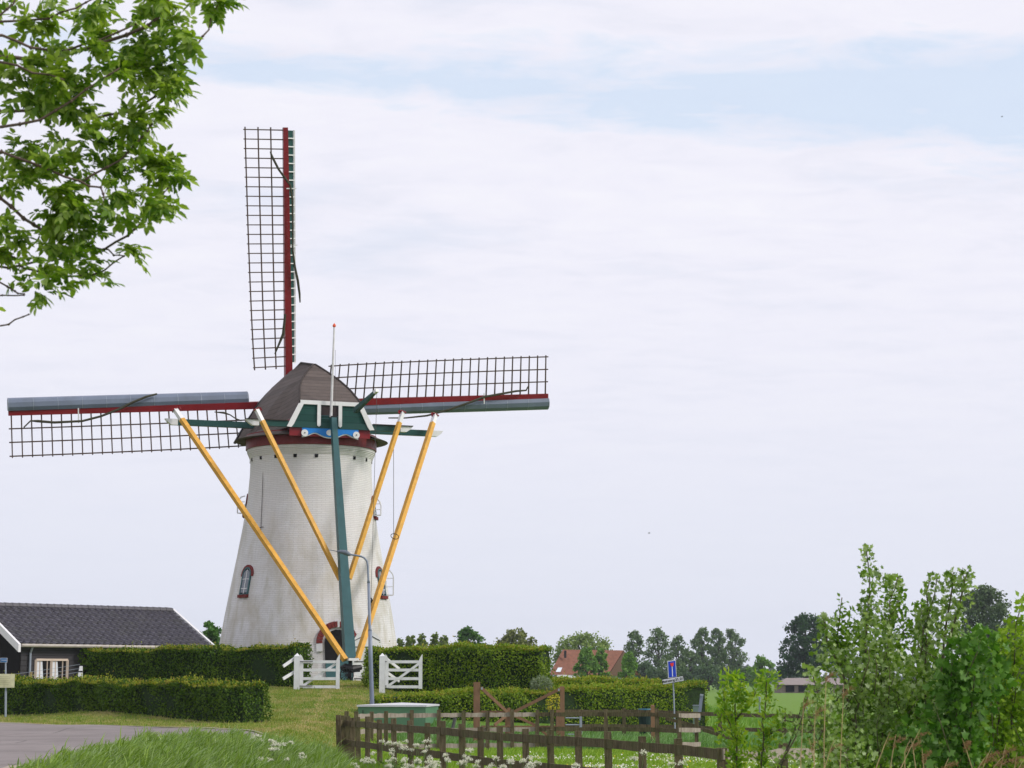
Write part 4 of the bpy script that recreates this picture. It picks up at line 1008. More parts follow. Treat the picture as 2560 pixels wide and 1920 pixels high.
# fence continuing right from the corner post
ft = thing('side_fence', W(1900, 1890, 29.6).to_tuple(), 'weathered fence running right from the corner post behind the ash saplings', 'fence', 'wooden paddock fences')
a0 = W(1806, 1873, 28.8); a1 = W(1960, 1872, 30.2); a2 = W(2115, 1871, 31.6)
for gap_ in (0, .50):
    for p, q in ((a0, a1), (a1, a2)):
        v, f = board(p + up * (-.072 - gap_), q + up * (-.072 - gap_), .15, .035); mesh('rail', v, f, M['fencegrey'] if gap_ == 0 else M['fence'], ft)
for p in (a1, a2):
    mb = MB(); post(mb, p.x, p.y + .1, 0, p.z + .08, .13, .13); mb.out('post', M['fence'], ft)
# far fence
ff = thing('rear_fence', W(1160, 1860, 60).to_tuple(), 'grey boarded fence at the back of the paddock with silvered top rail', 'fence', 'wooden paddock fences')
FP = [(866, 56.5, 1787), (890, 58, 1785), (929, 59, 1784), (966, 59.6, 1783), (1030, 60, 1783), (1097, 60.3, 1782.5), (1160, 60.6, 1782), (1219, 60.8, 1781.5), (1281, 61, 1781), (1342, 61.2, 1781), (1379, 61.2, 1780), (1514, 61, 1780.5), (1643, 60.4, 1781), (1697, 58.5, 1784)]
for i, (px, D, py) in enumerate(FP):
    p = W(px, py, D); mb = MB(); post(mb, p.x, p.y - .07, 0, p.z + .07 + rs.uniform(-.02, .03), .12, .12, rs.uniform(-.02, .02)); mb.out('post', M['fence'], ff)
for gap_ in (0, .44, .90):
    for i in range(1, len(FP) - 1):
        pa, pb = (W(FP[j][0], FP[j][2], FP[j][1]) for j in (i, i + 1))
        v, f = board(pa + up * (-.065 - gap_), pb + up * (-.065 - gap_), .125, .03)
        mesh('rail', v, f, M['fencegrey'] if (i < 9) else M['fence'], ff)
# second dark fence just behind to the right
f2 = thing('outer_fence', W(1520, 1850, 64.5).to_tuple(), 'dark brown fence standing just beyond the rear fence, right of the tall brown posts', 'fence', 'wooden paddock fences')
SP = [(1406, 65, 1774), (1560, 65.2, 1774.5), (1640, 65, 1775), (1800, 64.5, 1781), (1960, 64, 1785), (2060, 63.6, 1787)]
for i, (px, D, py) in enumerate(SP):
    p = W(px, py, D); mb = MB(); post(mb, p.x, p.y + .07, .1, p.z + .05); mb.out('post', M['fence'], f2)
for gap_ in (0, .46, .92):
    for i in range(len(SP) - 1):
        pa, pb = (W(SP[j][0], SP[j][2], SP[j][1]) for j in (i, i + 1)); v, f = board(pa + up * (-.06 - gap_), pb + up * (-.06 - gap_), .12, .03); mesh('rail', v, f, M['fence'], f2)
# small light panel fence
hp_ = thing('board_hurdle', W(1722, 1860, 57).to_tuple(), 'short hurdle of three pale boards at the paddock corner', 'hurdle')
q0, q1 = W(1697, 1786, 56.5), W(1750, 1787, 57.2)
for dz in (0, -.40, -.79):
    v, f = board(q0 + up * (dz - .03), q1 + up * (dz - .03), .115, .03, 3); mesh('board', v, f, M['fencegrey'], hp_)
for q in (q0 + Vector((.02, .08, 0)), q1 + Vector((-.1, .08, 0))):
    mb = MB(); post(mb, q.x, q.y, 0, q.z + .06, .10, .10); mb.out('post', M['fence'], hp_)
# sloping dark rails
sr = thing('sloping_rails', W(1720, 1800, 60).to_tuple(), 'pair of brown rails sloping down to the right behind the pale hurdle', 'fence rail')
mb = MB(); mb.beam(W(1664, 1796, 62.5), W(1742, 1816, 62.2), .05, .10); mb.beam(W(1758, 1824, 62), W(1826, 1845, 61.6), .05, .12); mb.beam(W(1742, 1780, 62.1), W(1742, 1850, 62.1), .1, .1); mb.beam(W(1826, 1835, 61.6), W(1826, 1880, 61.6), .12, .12); mb.out('rail', M['fence'], sr)

# tall brown gate posts with braces
bg_ = thing('timber_gate', W(1300, 1830, 63).to_tuple(), 'orange brown timber gate frame with two tall posts and crossing braces', 'gate')
def tpost(px, py0, py1, D, w, name='post', m=None):
    p, q = W(px, py0, D), W(px, py1, D); mb = MB(); mb.beam(Vector((p.x, p.y, min(q.z, .3))), p, w, w, up=(0, 1, 0)); return mb.out(name, m or M['fencered'], bg_)
tpost(1192, 1705, 1835, 63, .20); tpost(1405.5, 1716, 1840, 63, .14); tpost(1395, 1775, 1840, 64.6, .12); tpost(1272, 1769.5, 1835, 63.2, .10); tpost(1266, 1778, 1835, 63.5, .08)
for a, b, w in (((1202, 1719, 62.9), (1268, 1780, 63.1), .075), ((1401, 1722, 62.9), (1283, 1781, 63.1), .075), ((1268, 1787, 63.1), (1236, 1813, 62.9), .065), ((1285, 1789, 63.1), (1338, 1813, 63.3), .065), ((1338, 1813, 63.3), (1368, 1838, 63.4), .065)):
    mb = MB(); mb.beam(W(*a), W(*b), w, w * 1.25); mb.out('brace', M['fencered'], bg_)
mb = MB()
for px, py in ((1204.5, 1721), (1397, 1724.5)): mb.box(W(px, py, 62.8), (.05, .05, .07))
mb.out('bracket', M['zinc'], bg_)
mb = MB(); mb.beam(W(1202, 1779, 63.1), W(1268, 1779, 63.2), .05, .06); mb.beam(W(1202, 1816, 63.1), W(1400, 1816, 63.2), .04, .05); mb.out('rail', M['fencered'], bg_)
bp = thing('brown_post', W(1632, 1850, 62.5).to_tuple(), 'short orange brown timber post beside the teal tub', 'post')
mb = MB(); p = W(1631.5, 1764, 62.5); mb.beam(Vector((p.x, p.y, .05)), p, .115, .115, up=(0, 1, 0)); mb.beam(p, p + up * .02, .115, .115, .09, .09, up=(0, 1, 0)); mb.out('shaft', M['fencered'], bp)
bp2 = thing('tilted_stake', W(1135, 1825, 62).to_tuple(), 'grey round stake leaning to the right behind the rear fence', 'stake')
mb = MB(); mb.tube([W(1129, 1832, 62.2), W(1138, 1794, 62.2)], [.055, .05], 8); mb.out('shaft', mat('grey_stake', (.09, .09, .09), .8), bp2)
# metal field gate
mg = thing('metal_gate', W(1435, 1840, 66).to_tuple(), 'galvanised metal field gate low behind the fence rails', 'gate')
mb = MB()
for py in (1795, 1812, 1827, 1836): mb.tube([W(1414, py, 64.2), W(1453, py, 64.2)], .022, 6)
mb.out('bars', M['zinc'], mg); mb = MB(); mb.beam(W(1452, 1790, 64.2), W(1452, 1850, 64.2), .08, .08); mb.out('post', M['zinc'], mg)
# teal tub
tb = thing('teal_tub', W(1612, 1782, 66).to_tuple(), 'dark teal plastic tub showing above the fence rail', 'tub')
c = W(1614, 1780, 65.9); mb = MB(); mb.tube([Vector((c.x, c.y, T(c.x, c.y))), c + up * .05], [.20, .24], 16); mb.out('body', mat('tub_side', (.012, .035, .03), .6), tb); mb = MB(); mb.ring(c + up * .07, up, .21, .045, 20, 6); mb.out('rim', M['aqua'], tb)
# grey cabinet and leaning slat
gc = thing('small_cabinet', W(1739, 1790, 65).to_tuple(), 'small grey-green metal cabinet in front of the low hedge end', 'cabinet')
c = W(1739, 1764, 66.3); mb = MB(); mb.box((c.x, c.y, (c.z + .3) / 2), (.17, .16, c.z - .3)); mb.out('body', mat('cabinet_grey_green', (.17, .24, .20), .5), gc); mb = MB(); mb.box((c.x, c.y, c.z + .01), (.20, .19, .025)); mb.out('lid', M['zinc'], gc)
ls = thing('marker_slat', W(1750, 1790, 65).to_tuple(), 'narrow grey marker slat leaning right beside the small cabinet', 'marker')
mb = MB(); mb.beam(W(1747, 1800, 66), W(1754.5, 1735, 66), .10, .03, up=(0, -1, 0)); mb.out('slat', M['lamp'], ls); mb = MB(); mb.beam(W(1754, 1740, 65.96), W(1754.5, 1735, 65.96), .11, .03, up=(0, -1, 0)); mb.out('cap', M['zinc'], ls)

# ------------------------------------------------------------------ signs
def textmesh(body, size, m, parent, loc, xd, yd, name='lettering'):
    cu = bpy.data.curves.new('txt', 'FONT'); cu.body = body; cu.size = size; cu.align_x = 'CENTER'; cu.align_y = 'CENTER'; cu.extrude = .002; cu.offset = .0035
    o = bpy.data.objects.new('txt', cu); COL.objects.link(o); bpy.context.view_layer.update()
    me = bpy.data.meshes.new_from_object(o.evaluated_get(bpy.context.evaluated_depsgraph_get())); bpy.data.objects.remove(o)
    xd, yd = Vector(xd).normalized(), Vector(yd).normalized(); nd = xd.cross(yd)
    o0 = org(parent)
    for v in me.vertices: v.co = Vector(loc) - o0 + xd * v.co.x + yd * v.co.y + nd * v.co.z
    me.materials.clear(); me.materials.append(m); q = bpy.data.objects.new(name, me); COL.objects.link(q); q.parent = parent; return q
Dsg = 64.6
sg_ = thing('dead_end_sign', W(1687, 1790, Dsg).to_tuple(), 'blue dead-end road sign with a street name plate below on a thin grey pole', 'road sign')
pt_, pb_ = W(1681, 1655, Dsg + .05), W(1687.5, 1800, Dsg + .05)
mb = MB(); mb.tube([pb_ - up * .4, pt_], .024, 8); mb.out('pole', M['zinc'], sg_)
xd = (W(1691, 1650.5, Dsg + .12) - W(1668, 1653, Dsg)).normalized(); yd = (W(1668, 1653, Dsg) - W(1670, 1694.5, Dsg)).normalized(); ndv = xd.cross(yd).normalized()
cc = W(1680.2, 1672.8, Dsg)
def plate(c, w, h, th, xd, yd, m, name, parent, off=0):
    nd = xd.cross(yd).normalized(); c = c + nd * off; mb = MB(); mb.prism([c - xd * w / 2 - yd * h / 2, c + xd * w / 2 - yd * h / 2, c + xd * w / 2 + yd * h / 2, c - xd * w / 2 + yd * h / 2], -nd * th); return mb.out(name, m, parent)
wS, hS = .295, .54
pl = plate(cc, wS, hS, .02, xd, yd, M['signwhite'], 'blue_panel', sg_)
plate(cc, wS - .035, hS - .035, .006, xd, yd, M['signblue'], 'blue_face', pl, .008)
plate(cc - yd * .07, .024, .33, .006, xd, yd, M['signwhite'], 'white_bar', pl, .013)
cR = cc + yd * .14
mb = MB(); mb.prism([cR + ndv * .02 + xd * a + yd * b for a, b in ((-.065, .055), (-.06, .0), (-.03, -.055), (.03, -.055), (.055, .0), (.06, .06))], -ndv * .006); mb.out('red_bar', M['signred'], pl)
x2 = (W(1709, 1692, Dsg - .02) - W(1656, 1701.5, Dsg)).normalized(); y2 = Vector((0, 0, 1)); y2 = (y2 - x2 * y2.dot(x2)).normalized(); c2 = W(1682.5, 1700.5, Dsg - .03)
pl2 = plate(c2, .69, .17, .02, x2, y2, M['black'], 'name_plate', sg_, .02)
plate(c2, .665, .145, .006, x2, y2, M['signwhite'], 'name_face', pl2, .026)
textmesh('Molenweg 23, 21', .098, M['black'], pl2, c2 + x2.cross(y2) * .034 - x2 * .02, x2, y2)
# left info sign
ip = thing('route_sign', W(14, 1786, 66).to_tuple(), 'small blue sign and cream information panel on one grey pole beside the road', 'sign')
D_ = 65.5; mb = MB(); mb.tube([W(14, 1792, D_), W(14.5, 1727, D_)], .036, 8); mb.tube([W(14.5, 1728, D_), W(14, 1650, D_)], .026, 8); mb.out('pole', M['zinc'], ip)
X1 = Vector((1, .05, 0)).normalized()
b1 = plate(W(9.5, 1650.5, D_ - .05), .22, .15, .015, X1, up, M['signwhite'], 'small_plate', ip)
plate(W(9.5, 1650.5, D_ - .05), .20, .13, .004, X1, up, mat('faded_sign_blue', (.03, .15, .36), .4), 'blue_face', b1, .006)
b3 = MB()
for k in range(5): c = W(9.5 + (k - 2) * 2.6, 1650.8, D_ - .08); b3.beam(c + up * .02, c - up * .02 + X1 * .008, .012, .006, up=(0, -1, 0))
b3.out('faded_marks', M['signwhite'], b1)
b2 = plate(W(6, 1702, D_ - .09), .77, .44, .03, X1, up, M['cream'], 'info_panel', ip)
b3 = MB()
for k in range(5): 
    c = W(6, 1691 + k * 5, D_ - .12); b3.beam(c - X1 * .28, c + X1 * (.2 + .05 * (k % 2)), .006, .012, up=up)
b3.out('faded_lines', mat('faded_text', (.45, .44, .28), .7), b2)
# wire fence by barn
wf_ = thing('wire_fence', W(77, 1715, 71).to_tuple(), 'thin wire fence with a small pale wooden post in front of the barn window', 'fence')
mb = MB(); p = W(77.5, 1679, 71); mb.beam(Vector((p.x, p.y, 1.0)), p, .08, .08); mb.out('post', mat('new_stake', (.36, .27, .13), .8), wf_)
for dy in (0, 10, 19):
    mb = MB(); mb.tube([W(-40, 1696 + dy, 70.5), W(38, 1685 + dy, 70.8), W(77, 1680 + dy, 70.9), W(200, 1661 + dy, 72)], .006, 4); mb.out('wire', M['zinc'], wf_)
wl_ = thing('white_board', W(197, 1715, 73).to_tuple(), 'leaning white board with a black strap, at the left end of the tall dark hedge', 'board')
mb = MB(); mb.prism([W(190, 1715, 73.2), W(206, 1715, 73.2), W(206, 1665, 73.4), W(199, 1665, 73.4)], (0, .05, 0)); mb.out('board', M['white'], wl_)
mb = MB(); mb.prism([W(194.5, 1681, 73.15), W(206, 1681, 73.15), W(206, 1677, 73.15), W(195.5, 1677, 73.15)], (0, .03, 0)); mb.out('strap', M['black'], wl_)

# ------------------------------------------------------------------ farmhouse far right
Dh = 300
fh = thing('farmhouse', W(1460, 1735, Dh).to_tuple(), 'distant farmhouse with orange red tiled roof and a skylight', 'house')
rl, rr_ = W(1407, 1624, Dh + 6), W(1559, 1624.5, Dh + 14); el, er = W(1373, 1687, Dh), W(1520, 1687, Dh + 8)
zr_ = rl.z; rr_.z = zr_; ze = el.z; er.z = ze
hipb = er + (rr_ - er) * 1.0; er2 = er + (rr_ - er).xy.to_3d() * 2; er2.z = ze; el2 = el + (rl - el).xy.to_3d() * 2; el2.z = ze
hv = W(1572, 1694, Dh + 20)
mesh('roof', [el, er, rr_, rl, el2, er2], [(0, 1, 2, 3), (3, 2, 5, 4)], M['redtile'], fh)
mesh('gable_hip', [er + Vector((.1, 0, 0)), hv, rr_ + Vector((.1, 0, 0))], [(0, 1, 2)], mat('brown_gable', (.13, .07, .045), .85), fh)
zgf = .1
wv = [el + Vector((1.2, .8, 0)), er.lerp(el, .28) + Vector((0, .8, 0)), er2.lerp(el2, .28), el2 + Vector((1.2, 0, 0))]
mesh('wall', [Vector((p.x, p.y, z)) for z in (zgf, ze) for p in wv], [(0, 1, 5, 4), (1, 2, 6, 5), (2, 3, 7, 6), (3, 0, 4, 7)], mat('pale_render', (.55, .55, .6), .8), fh)
mb = MB(); 
for q in (0, .08, .18, .28): p = er.lerp(el, q) + Vector((0, .6, 0)); mb.beam(Vector((p.x, p.y, zgf)), p, .35, .35)
mb.out('carport_post', M['fence'], fh)
pv = [er.lerp(el, .28) + Vector((0, 1.5, 0)), er + Vector((0, 1.5, 0))]
mesh('carport_back', [Vector((p.x, p.y, z)) for z in (zgf, ze) for p in pv], [(0, 1, 3, 2)], M['dark'], fh)
nrr = (er - el).cross(rl - el).normalized()
if nrr.y > 0: nrr = -nrr
a = W(1391, 1680.5, Dh + .7); 
def onroof(px, py):
    D0 = Dh
    for _ in range(12):
        p = W(px, py, D0); D0 = D0 + ((el - p).dot(nrr) / nrr.dot(p - Vector((0, 0, ZC)))) * D0
    return W(px, py, D0)
qd = [onroof(x, y) + nrr * .12 for x, y in ((1388, 1681), (1400, 1681), (1405, 1670), (1394, 1670))]
mesh('skylight', qd, [(0, 1, 2, 3)], mat('skylight_glass', (.6, .66, .75), .1, spec=.8), fh)
mb = MB(); c = W(1413, 1628, Dh + 4); mb.beam(c - up * 1.0, c + up * .1, .35, .35); mb.out('chimney', M['black'], fh)
# small distant building
db = thing('low_building', W(2020, 1730, 330).to_tuple(), 'low distant building with a pale roof across the field', 'building')
a, b = W(1950, 1729, 330), W(2110, 1729, 330); zt0, zt1 = W(2000, 1712, 330).z, W(2000, 1695, 330).z
mesh('wall', [Vector((a.x, 330, .0)), Vector((b.x, 330, 0)), Vector((b.x, 330, zt0)), Vector((a.x, 330, zt0)), Vector((a.x, 337, 0)), Vector((b.x, 337, 0)), Vector((b.x, 337, zt0)), Vector((a.x, 337, zt0))], [(0, 1, 2, 3), (1, 5, 6, 2), (4, 0, 3, 7)], M['pinkwall'], db)
mesh('roof', [Vector((a.x - .5, 329.5, zt0)), Vector((b.x, 329.5, zt0)), Vector((b.x, 333.5, zt1)), Vector((a.x + 1.5, 333.5, zt1)), Vector((b.x, 338, zt0)), Vector((a.x - .5, 338, zt0))], [(0, 1, 2, 3), (3, 2, 4, 5), (0, 3, 5)], M['greyroof'], db)
mb = MB(); 
for k in range(4): c = W(1975 + k * 32, 1722, 329.9); mb.box(c, (1.4, .1, 1.0))
mb.out('window', M['dark'], db)
for px, lbl in ((1899, 'thin blue-grey field post nearer the low hedge end'), (2017, 'thin blue-grey field post nearer the dark tree, among the bushes')):
    fp_ = thing('field_post', W(px, 1790, 85).to_tuple(), lbl, 'post'); mb = MB(); mb.tube([W(px, 1790, 85), W(px, 1743, 85)], .035, 6); mb.out('shaft', M['lamp'], fp_); mb = MB(); mb.tube([W(px, 1743, 85), W(px, 1740, 85)], [.045, .03], 6); mb.out('cap', M['zinc'], fp_)
# two birds
for px, py, D, lbl in ((1623, 1333, 260, 'tiny dark bird flying over the sails\' level right of the mill'), (2505, 292, 300, 'tiny dark bird high in the blue gap at the far right')):
    c = W(px, py, D); mb = MB(); mb.tube([c - Vector((.17, 0, 0)), c, c + Vector((.15, 0, .02))], [.02, .06, .02], 6)
    mb.add([c + Vector((-.05, 0, .03)), c + Vector((.07, 0, .03)), c + Vector((-.03, -.32, .16)), c + Vector((-.05, .32, .16))], [(0, 1, 2), (1, 0, 3)])
    tag(mb.out('bird', M['black'], None, origin=c), lbl, 'bird')

# ------------------------------------------------------------------ background trees
def crown_pts(blobs, n, r0, hollow=.45):
    """points in the outer part of a set of ellipsoids (centre, radii)"""
    out = []
    vol = np.array([b[1][0] * b[1][2] for b in blobs]); vol = vol / vol.sum()
    for (c, rd), w in zip(blobs, vol):
        k = max(6, int(n * w)); d = unit(r0.normal(size=(k, 3))); rad = hollow + (1 - hollow) * r0.rand(k) ** .6
        out.append(np.array(c) + d * rad[:, None] * np.array(rd))
    return np.concatenate(out)
def bgtree(name, label, px, top, half, base, D, cols, nclump=26, leaf=.34, n=3600, airy=.0, form='round', group='trees beyond the mill', trunkfrom=None, seed=0):
    r0 = np.random.RandomState(int(px) + seed)
    b = W(px, base, D); g = T(b.x, b.y); tp = W(px, top, D); s = D / F
    t = thing(name, (b.x, b.y, g), label, 'tree', group)
    hw_ = half * s; Hh = tp.z - g; cz0 = g + Hh * (.15 if form != 'tall' else .10)
    blobs = []
    nclump = int(nclump * 2.3); n = int(n * 1.25)
    for i in range(nclump):
        q = (i + .5) / nclump if form == 'tall' else r0.rand() ** .8
        if form == 'round': q = .12 + .86 * q; w = math.sqrt(max(.05, 1 - (2 * q - .85) ** 2 / 1.35)) 
        elif form == 'tall': q = .06 + .92 * q; w = .72 + .28 * math.sin(PI * min(1, q * 1.05)) ; w *= (1 if q < .75 else 1 - (q - .75) * 2.5)
        elif form == 'cone': w = 1.05 - q * .85
        elif form == 'dome': q = .1 + .88 * q; w = math.sqrt(max(.03, 1 - q ** 3.2))
        w = max(.14, w)
        a = r0.rand() * 2 * PI; rr2 = hw_ * w * (r0.rand() ** .5) * .98
        cr = hw_ * (.20 if form != 'tall' else .25) * (.7 + .6 * r0.rand()) * (1 - .25 * q)
        blobs.append(((b.x + rr2 * math.cos(a), b.y + rr2 * math.sin(a) * .8, g + Hh * .08 + (Hh * .92 - cr * .75) * q), (cr, cr, cr * (.7 + .3 * r0.rand()))))
    P = crown_pts(blobs, n, r0, .15); P = P + r0.normal(size=P.shape) * hw_ * .035
    if airy: P = P[r0.rand(len(P)) > airy]
    m_ = leafmat(name + '_leaf', cols, .22, .6, .2, clump=(1.2 / max(.6, hw_ * .35), tuple(x * 1.5 for x in cols[1]), .35))
    nn = len(P)
    leafobj('crown', [leafmesh(P, r0.normal(size=(nn, 3)), unit(r0.normal(size=(nn, 3)) + np.array([0, -.3, .6])), leaf * .85 * (.5 + .8 * r0.rand(nn)), LF_DIAMOND, 1.4)], m_, t)
    mb = MB(); mb.tube([Vector((b.x, b.y, g - .2)), Vector((b.x + .1, b.y, g + Hh * .45)), Vector((b.x - .1, b.y, g + Hh * .86))], [hw_ * .06 + .10, hw_ * .045 + .06, .04], 7)
    for k in range(min(22, nclump)):
        c = Vector(blobs[int(k * nclump / 22) % nclump][0]); z0 = g + (c.z - g) * .62
        mb.tube([Vector((b.x, b.y, z0)), Vector(((b.x + c.x) / 2, (b.y + c.y) / 2, (z0 + c.z) / 2 - .1)), c], [hw_ * .02 + .05, hw_ * .015 + .035, .02], 5)
    mb.out('trunk', M['bark'], t)
    return t
G1 = [(.045, .12, .025), (.065, .155, .03), (.09, .19, .04)]
G2 = [(.10, .16, .035), (.14, .20, .05), (.17, .22, .06)]
G3 = [(.10, .21, .035), (.13, .26, .045), (.16, .29, .05)]
G4 = [(.065, .12, .05), (.10, .165, .065), (.14, .205, .08)]
G5 = [(.045, .09, .04), (.065, .12, .05), (.085, .145, .06)]
bgtree('round_tree', 'dark green bushy tree between the black barn roof and the mill', 515, 1548, 45, 1700, 150, G1, 24, .26, 4200, form='dome')
for i, (px, tp, hf) in enumerate(((1000, 1592, 14), (1026, 1585, 13), (1054, 1583, 13), (1083, 1582, 14), (1108, 1588, 16))):
    bgtree('young_poplar', ['yellow-green small tree touching the right edge of the mill', 'pointed light green small tree, second right of the mill', 'pointed light green small tree, third right of the mill', 'olive small tree with a forked top above the hedge', 'low olive small tree left of the dark green dome tree'][i], px, tp, hf + 6, 1712, 210, G2, 22, .30, 2400, .1, 'tall', group='row of small trees behind the hedge')
bgtree('broad_tree', 'dark green domed tree above the middle of the sunlit hedge', 1172, 1565, 56, 1710, 250, G1, 34, .42, 4600, form='dome')
bgtree('broad_tree', 'olive brown domed tree above the right end of the sunlit hedge', 1292, 1569, 64, 1710, 240, [(.10, .13, .035), (.14, .17, .05), (.17, .19, .06)], 36, .40, 4600, .12, form='dome')
bgtree('narrow_tree', 'thin dark green tree just left of the farmhouse roof', 1367, 1622, 11, 1710, 240, G4, 12, .3, 700, form='tall')
bgtree('willow_tree', 'wide light green willow rising behind the farmhouse roof', 1462, 1577, 86, 1735, 345, [(.14, .21, .05), (.18, .26, .065), (.21, .29, .07)], 46, .5, 5200, form='dome')
bgtree('garden_tree', 'oval light green tree in front of the farmhouse roof', 1466, 1618, 31, 1706, 262, G3, 40, .32, 5720, 0, 'dome')
bgtree('garden_tree', 'smaller light green tree overlapping the right of the oval tree', 1503, 1620, 21, 1690, 266, G3, 32, .30, 3300, 0, 'dome')
bgtree('garden_tree', 'light green tree at the right gable of the farmhouse', 1572, 1629, 27, 1710, 262, G3, 34, .32, 4400, 0, 'dome')
AIR = [(1586, 1573, 30, 'airy tall tree, the first right of the farmhouse'), (1646, 1564, 38, 'tallest airy tree left of the blue sign'), (1697, 1585, 28, 'thin airy tree directly above the blue sign'), (1728, 1626, 34, 'low bushy tree right of the blue sign', ), (1757, 1565, 26, 'narrow tall airy tree, left one of the right-hand trio'), (1794, 1567, 24, 'narrow tall airy tree, middle one of the right-hand trio'), (1834, 1568, 38, 'broad tall airy tree, right one of the right-hand trio')]
for k, (px, tp, hf, lbl) in enumerate(AIR):
    bgtree('alder_tree', lbl, px, tp, hf, 1730, 400 + 8 * k, G4, 44 if k != 3 else 26, .46, 5200 if k < 3 else 6200, .35 if k < 3 else .22, 'tall' if k != 3 else 'dome', group='tall airy trees across the field', seed=k)
for k, (px, tp, hf, lbl) in enumerate(((1612, 1652, 50, 'dark undergrowth bush below the first airy trees'), (1770, 1660, 58, 'dark bush below the right-hand trio of airy trees'), (1850, 1668, 48, 'dark bush right below the broad airy tree'), (1688, 1662, 46, 'dark bush behind the blue sign pole'))):
    bgtree('dark_bush', lbl, px, tp, hf, 1728, 385, G5, 20, .5, 2200, form='dome', group='dark bushes across the field')
bgtree('round_tree', 'bright green low tree left of the very dark tree', 1905, 1637, 40, 1728, 360, G3, 20, .45, 2300, form='dome')
bgtree('dark_tree', 'very dark green tree left of the foreground bushes', 2018, 1530, 70, 1722, 345, [(.018, .05, .02), (.03, .075, .028), (.045, .10, .035)], 50, .5, 8000, form='dome')
bgtree('dark_poplar', 'dark olive poplar behind the right foreground bushes', 2470, 1459, 86, 1740, 300, [(.05, .09, .035), (.07, .115, .045), (.09, .14, .055)], 80, .46, 11000, form='dome')
bgtree('dark_poplar', 'lower dark olive poplar at the right edge of the picture', 2556, 1560, 60, 1740, 310, [(.05, .09, .035), (.07, .115, .045), (.09, .14, .055)], 34, .46, 4600, form='dome')
# far tree line closing the horizon
r0 = np.random.RandomState(3)
cxs = np.concatenate([r0.uniform(-900, 900, 900)]); P = []
for x in cxs:
    h = 4 + 3 * math.sin(x * .02) + r0.rand() * 5; k = 14
    P.append(np.stack([x + r0.normal(size=k) * 4, 1150 + r0.normal(size=k) * 12, r0.rand(k) * max(3, h)], 1))
P = np.concatenate(P); nn = len(P)
tag(leafobj('far_wood', [leafmesh(P, r0.normal(size=(nn, 3)), r0.normal(size=(nn, 3)), 2.6 + 2 * r0.rand(nn), LF_DIAMOND, 1.3)], leafmat('far_leaf', [(.05, .08, .05), (.07, .10, .06)], .1, .8, .1)), 'faint far-off line of woods on the horizon', 'woods', kind='stuff')

# ------------------------------------------------------------------ small plants near hedges
def bushball(name, label, c, rad, cols, leaf, n, cat='shrub', squash=.8):
    r0 = np.random.RandomState(int(abs(c.x) * 100)); t = thing(name, (c.x, c.y, T(c.x, c.y)), label, cat)
    d = unit(r0.normal(size=(n, 3))); P = np.array(c) + d * (rad * (.5 + .5 * r0.rand(n) ** .5))[:, None] * np.array([1, .9, squash])
    leafobj('leaves', [leafmesh(P, unit(d + r0.normal(size=(n, 3)) * .6), unit(r0.normal(size=(n, 3)) + np.array([0, 0, .5])), leaf * (.7 + .6 * r0.rand(n)), LF_LANCE, 1.3)], leafmat(name + '_leaf', cols, .2), t)
    mb = MB(); g = T(c.x, c.y)
    for k in range(6): a = k * 1.05; mb.tube([Vector((c.x, c.y, g - .05)), Vector((c.x + rad * .7 * math.cos(a), c.y + rad * .6 * math.sin(a), c.z + rad * .3))], [.02, .008], 5)
    mb.out('stems', M['stem'], t); return t
bushball('pale_shrub', 'round pale grey-green shrub at the foot of the sunlit hedge\'s right end', W(1353, 1713, 69.2), .36, [(.16, .22, .13), (.24, .30, .20), (.12, .18, .09)], .09, 900)
yf = W(1386, 1760, 65.2); bushball('yellow_flowers', 'yellow flowering plant beside the right tall brown post', yf, .26, [(.10, .17, .02), (.55, .48, .02), (.62, .55, .03), (.08, .15, .02)], .05, 520, 'flower', 1.3)

# ------------------------------------------------------------------ grass
def blades(name, label, P, Hh, wd_, cols, lean=(.25, 0), seed=0, clump=None, spec=.3, cat='grass'):
    r0 = np.random.RandomState(seed); n = len(P)
    ln = np.stack([lean[0] + r0.normal(size=n) * .22, lean[1] + r0.normal(size=n) * .22, np.zeros(n)], 1)
    A1_ = unit(np.stack([ln[:, 0] * .5, ln[:, 1] * .5, np.ones(n)], 1)); side = unit(np.stack([np.ones(n), r0.normal(size=n) * .7, np.zeros(n)], 1))
    w = wd_ * (.7 + .6 * r0.rand(n)); h = Hh
    p0 = P; p1 = p0 + A1_ * (h * .5)[:, None]; A2_ = unit(A1_ + ln * 1.3); p2 = p1 + A2_ * (h * .32)[:, None]; A3_ = unit(A2_ + ln * 2.0 + np.array([0, 0, -.25])); p3 = p2 + A3_ * (h * .28)[:, None]
    V = np.stack([p0 - side * w[:, None] / 2, p0 + side * w[:, None] / 2, p1 + side * w[:, None] * .45, p1 - side * w[:, None] * .45, p2 + side * w[:, None] * .28, p2 - side * w[:, None] * .28, p3], 1).reshape(-1, 3)
    m_ = leafmat(name + '_blade', cols, .3, .5, spec, clump=clump)
    o = leafobj(name, [(V, 7, [(0, 1, 2, 3), (3, 2, 4, 5), (5, 4, 6)], n)], m_)
    return tag(o, label, cat, kind='stuff')
def inpoly(x, y, poly):
    poly = np.array(poly); ins = np.zeros(len(x), bool); j = len(poly) - 1
    for i in range(len(poly)):
        xi, yi = poly[i]; xj, yj = poly[j]
        c = ((yi > y) != (yj > y)) & (x < (xj - xi) * (y - yi) / (yj - yi + 1e-12) + xi); ins ^= c; j = i
    return ins
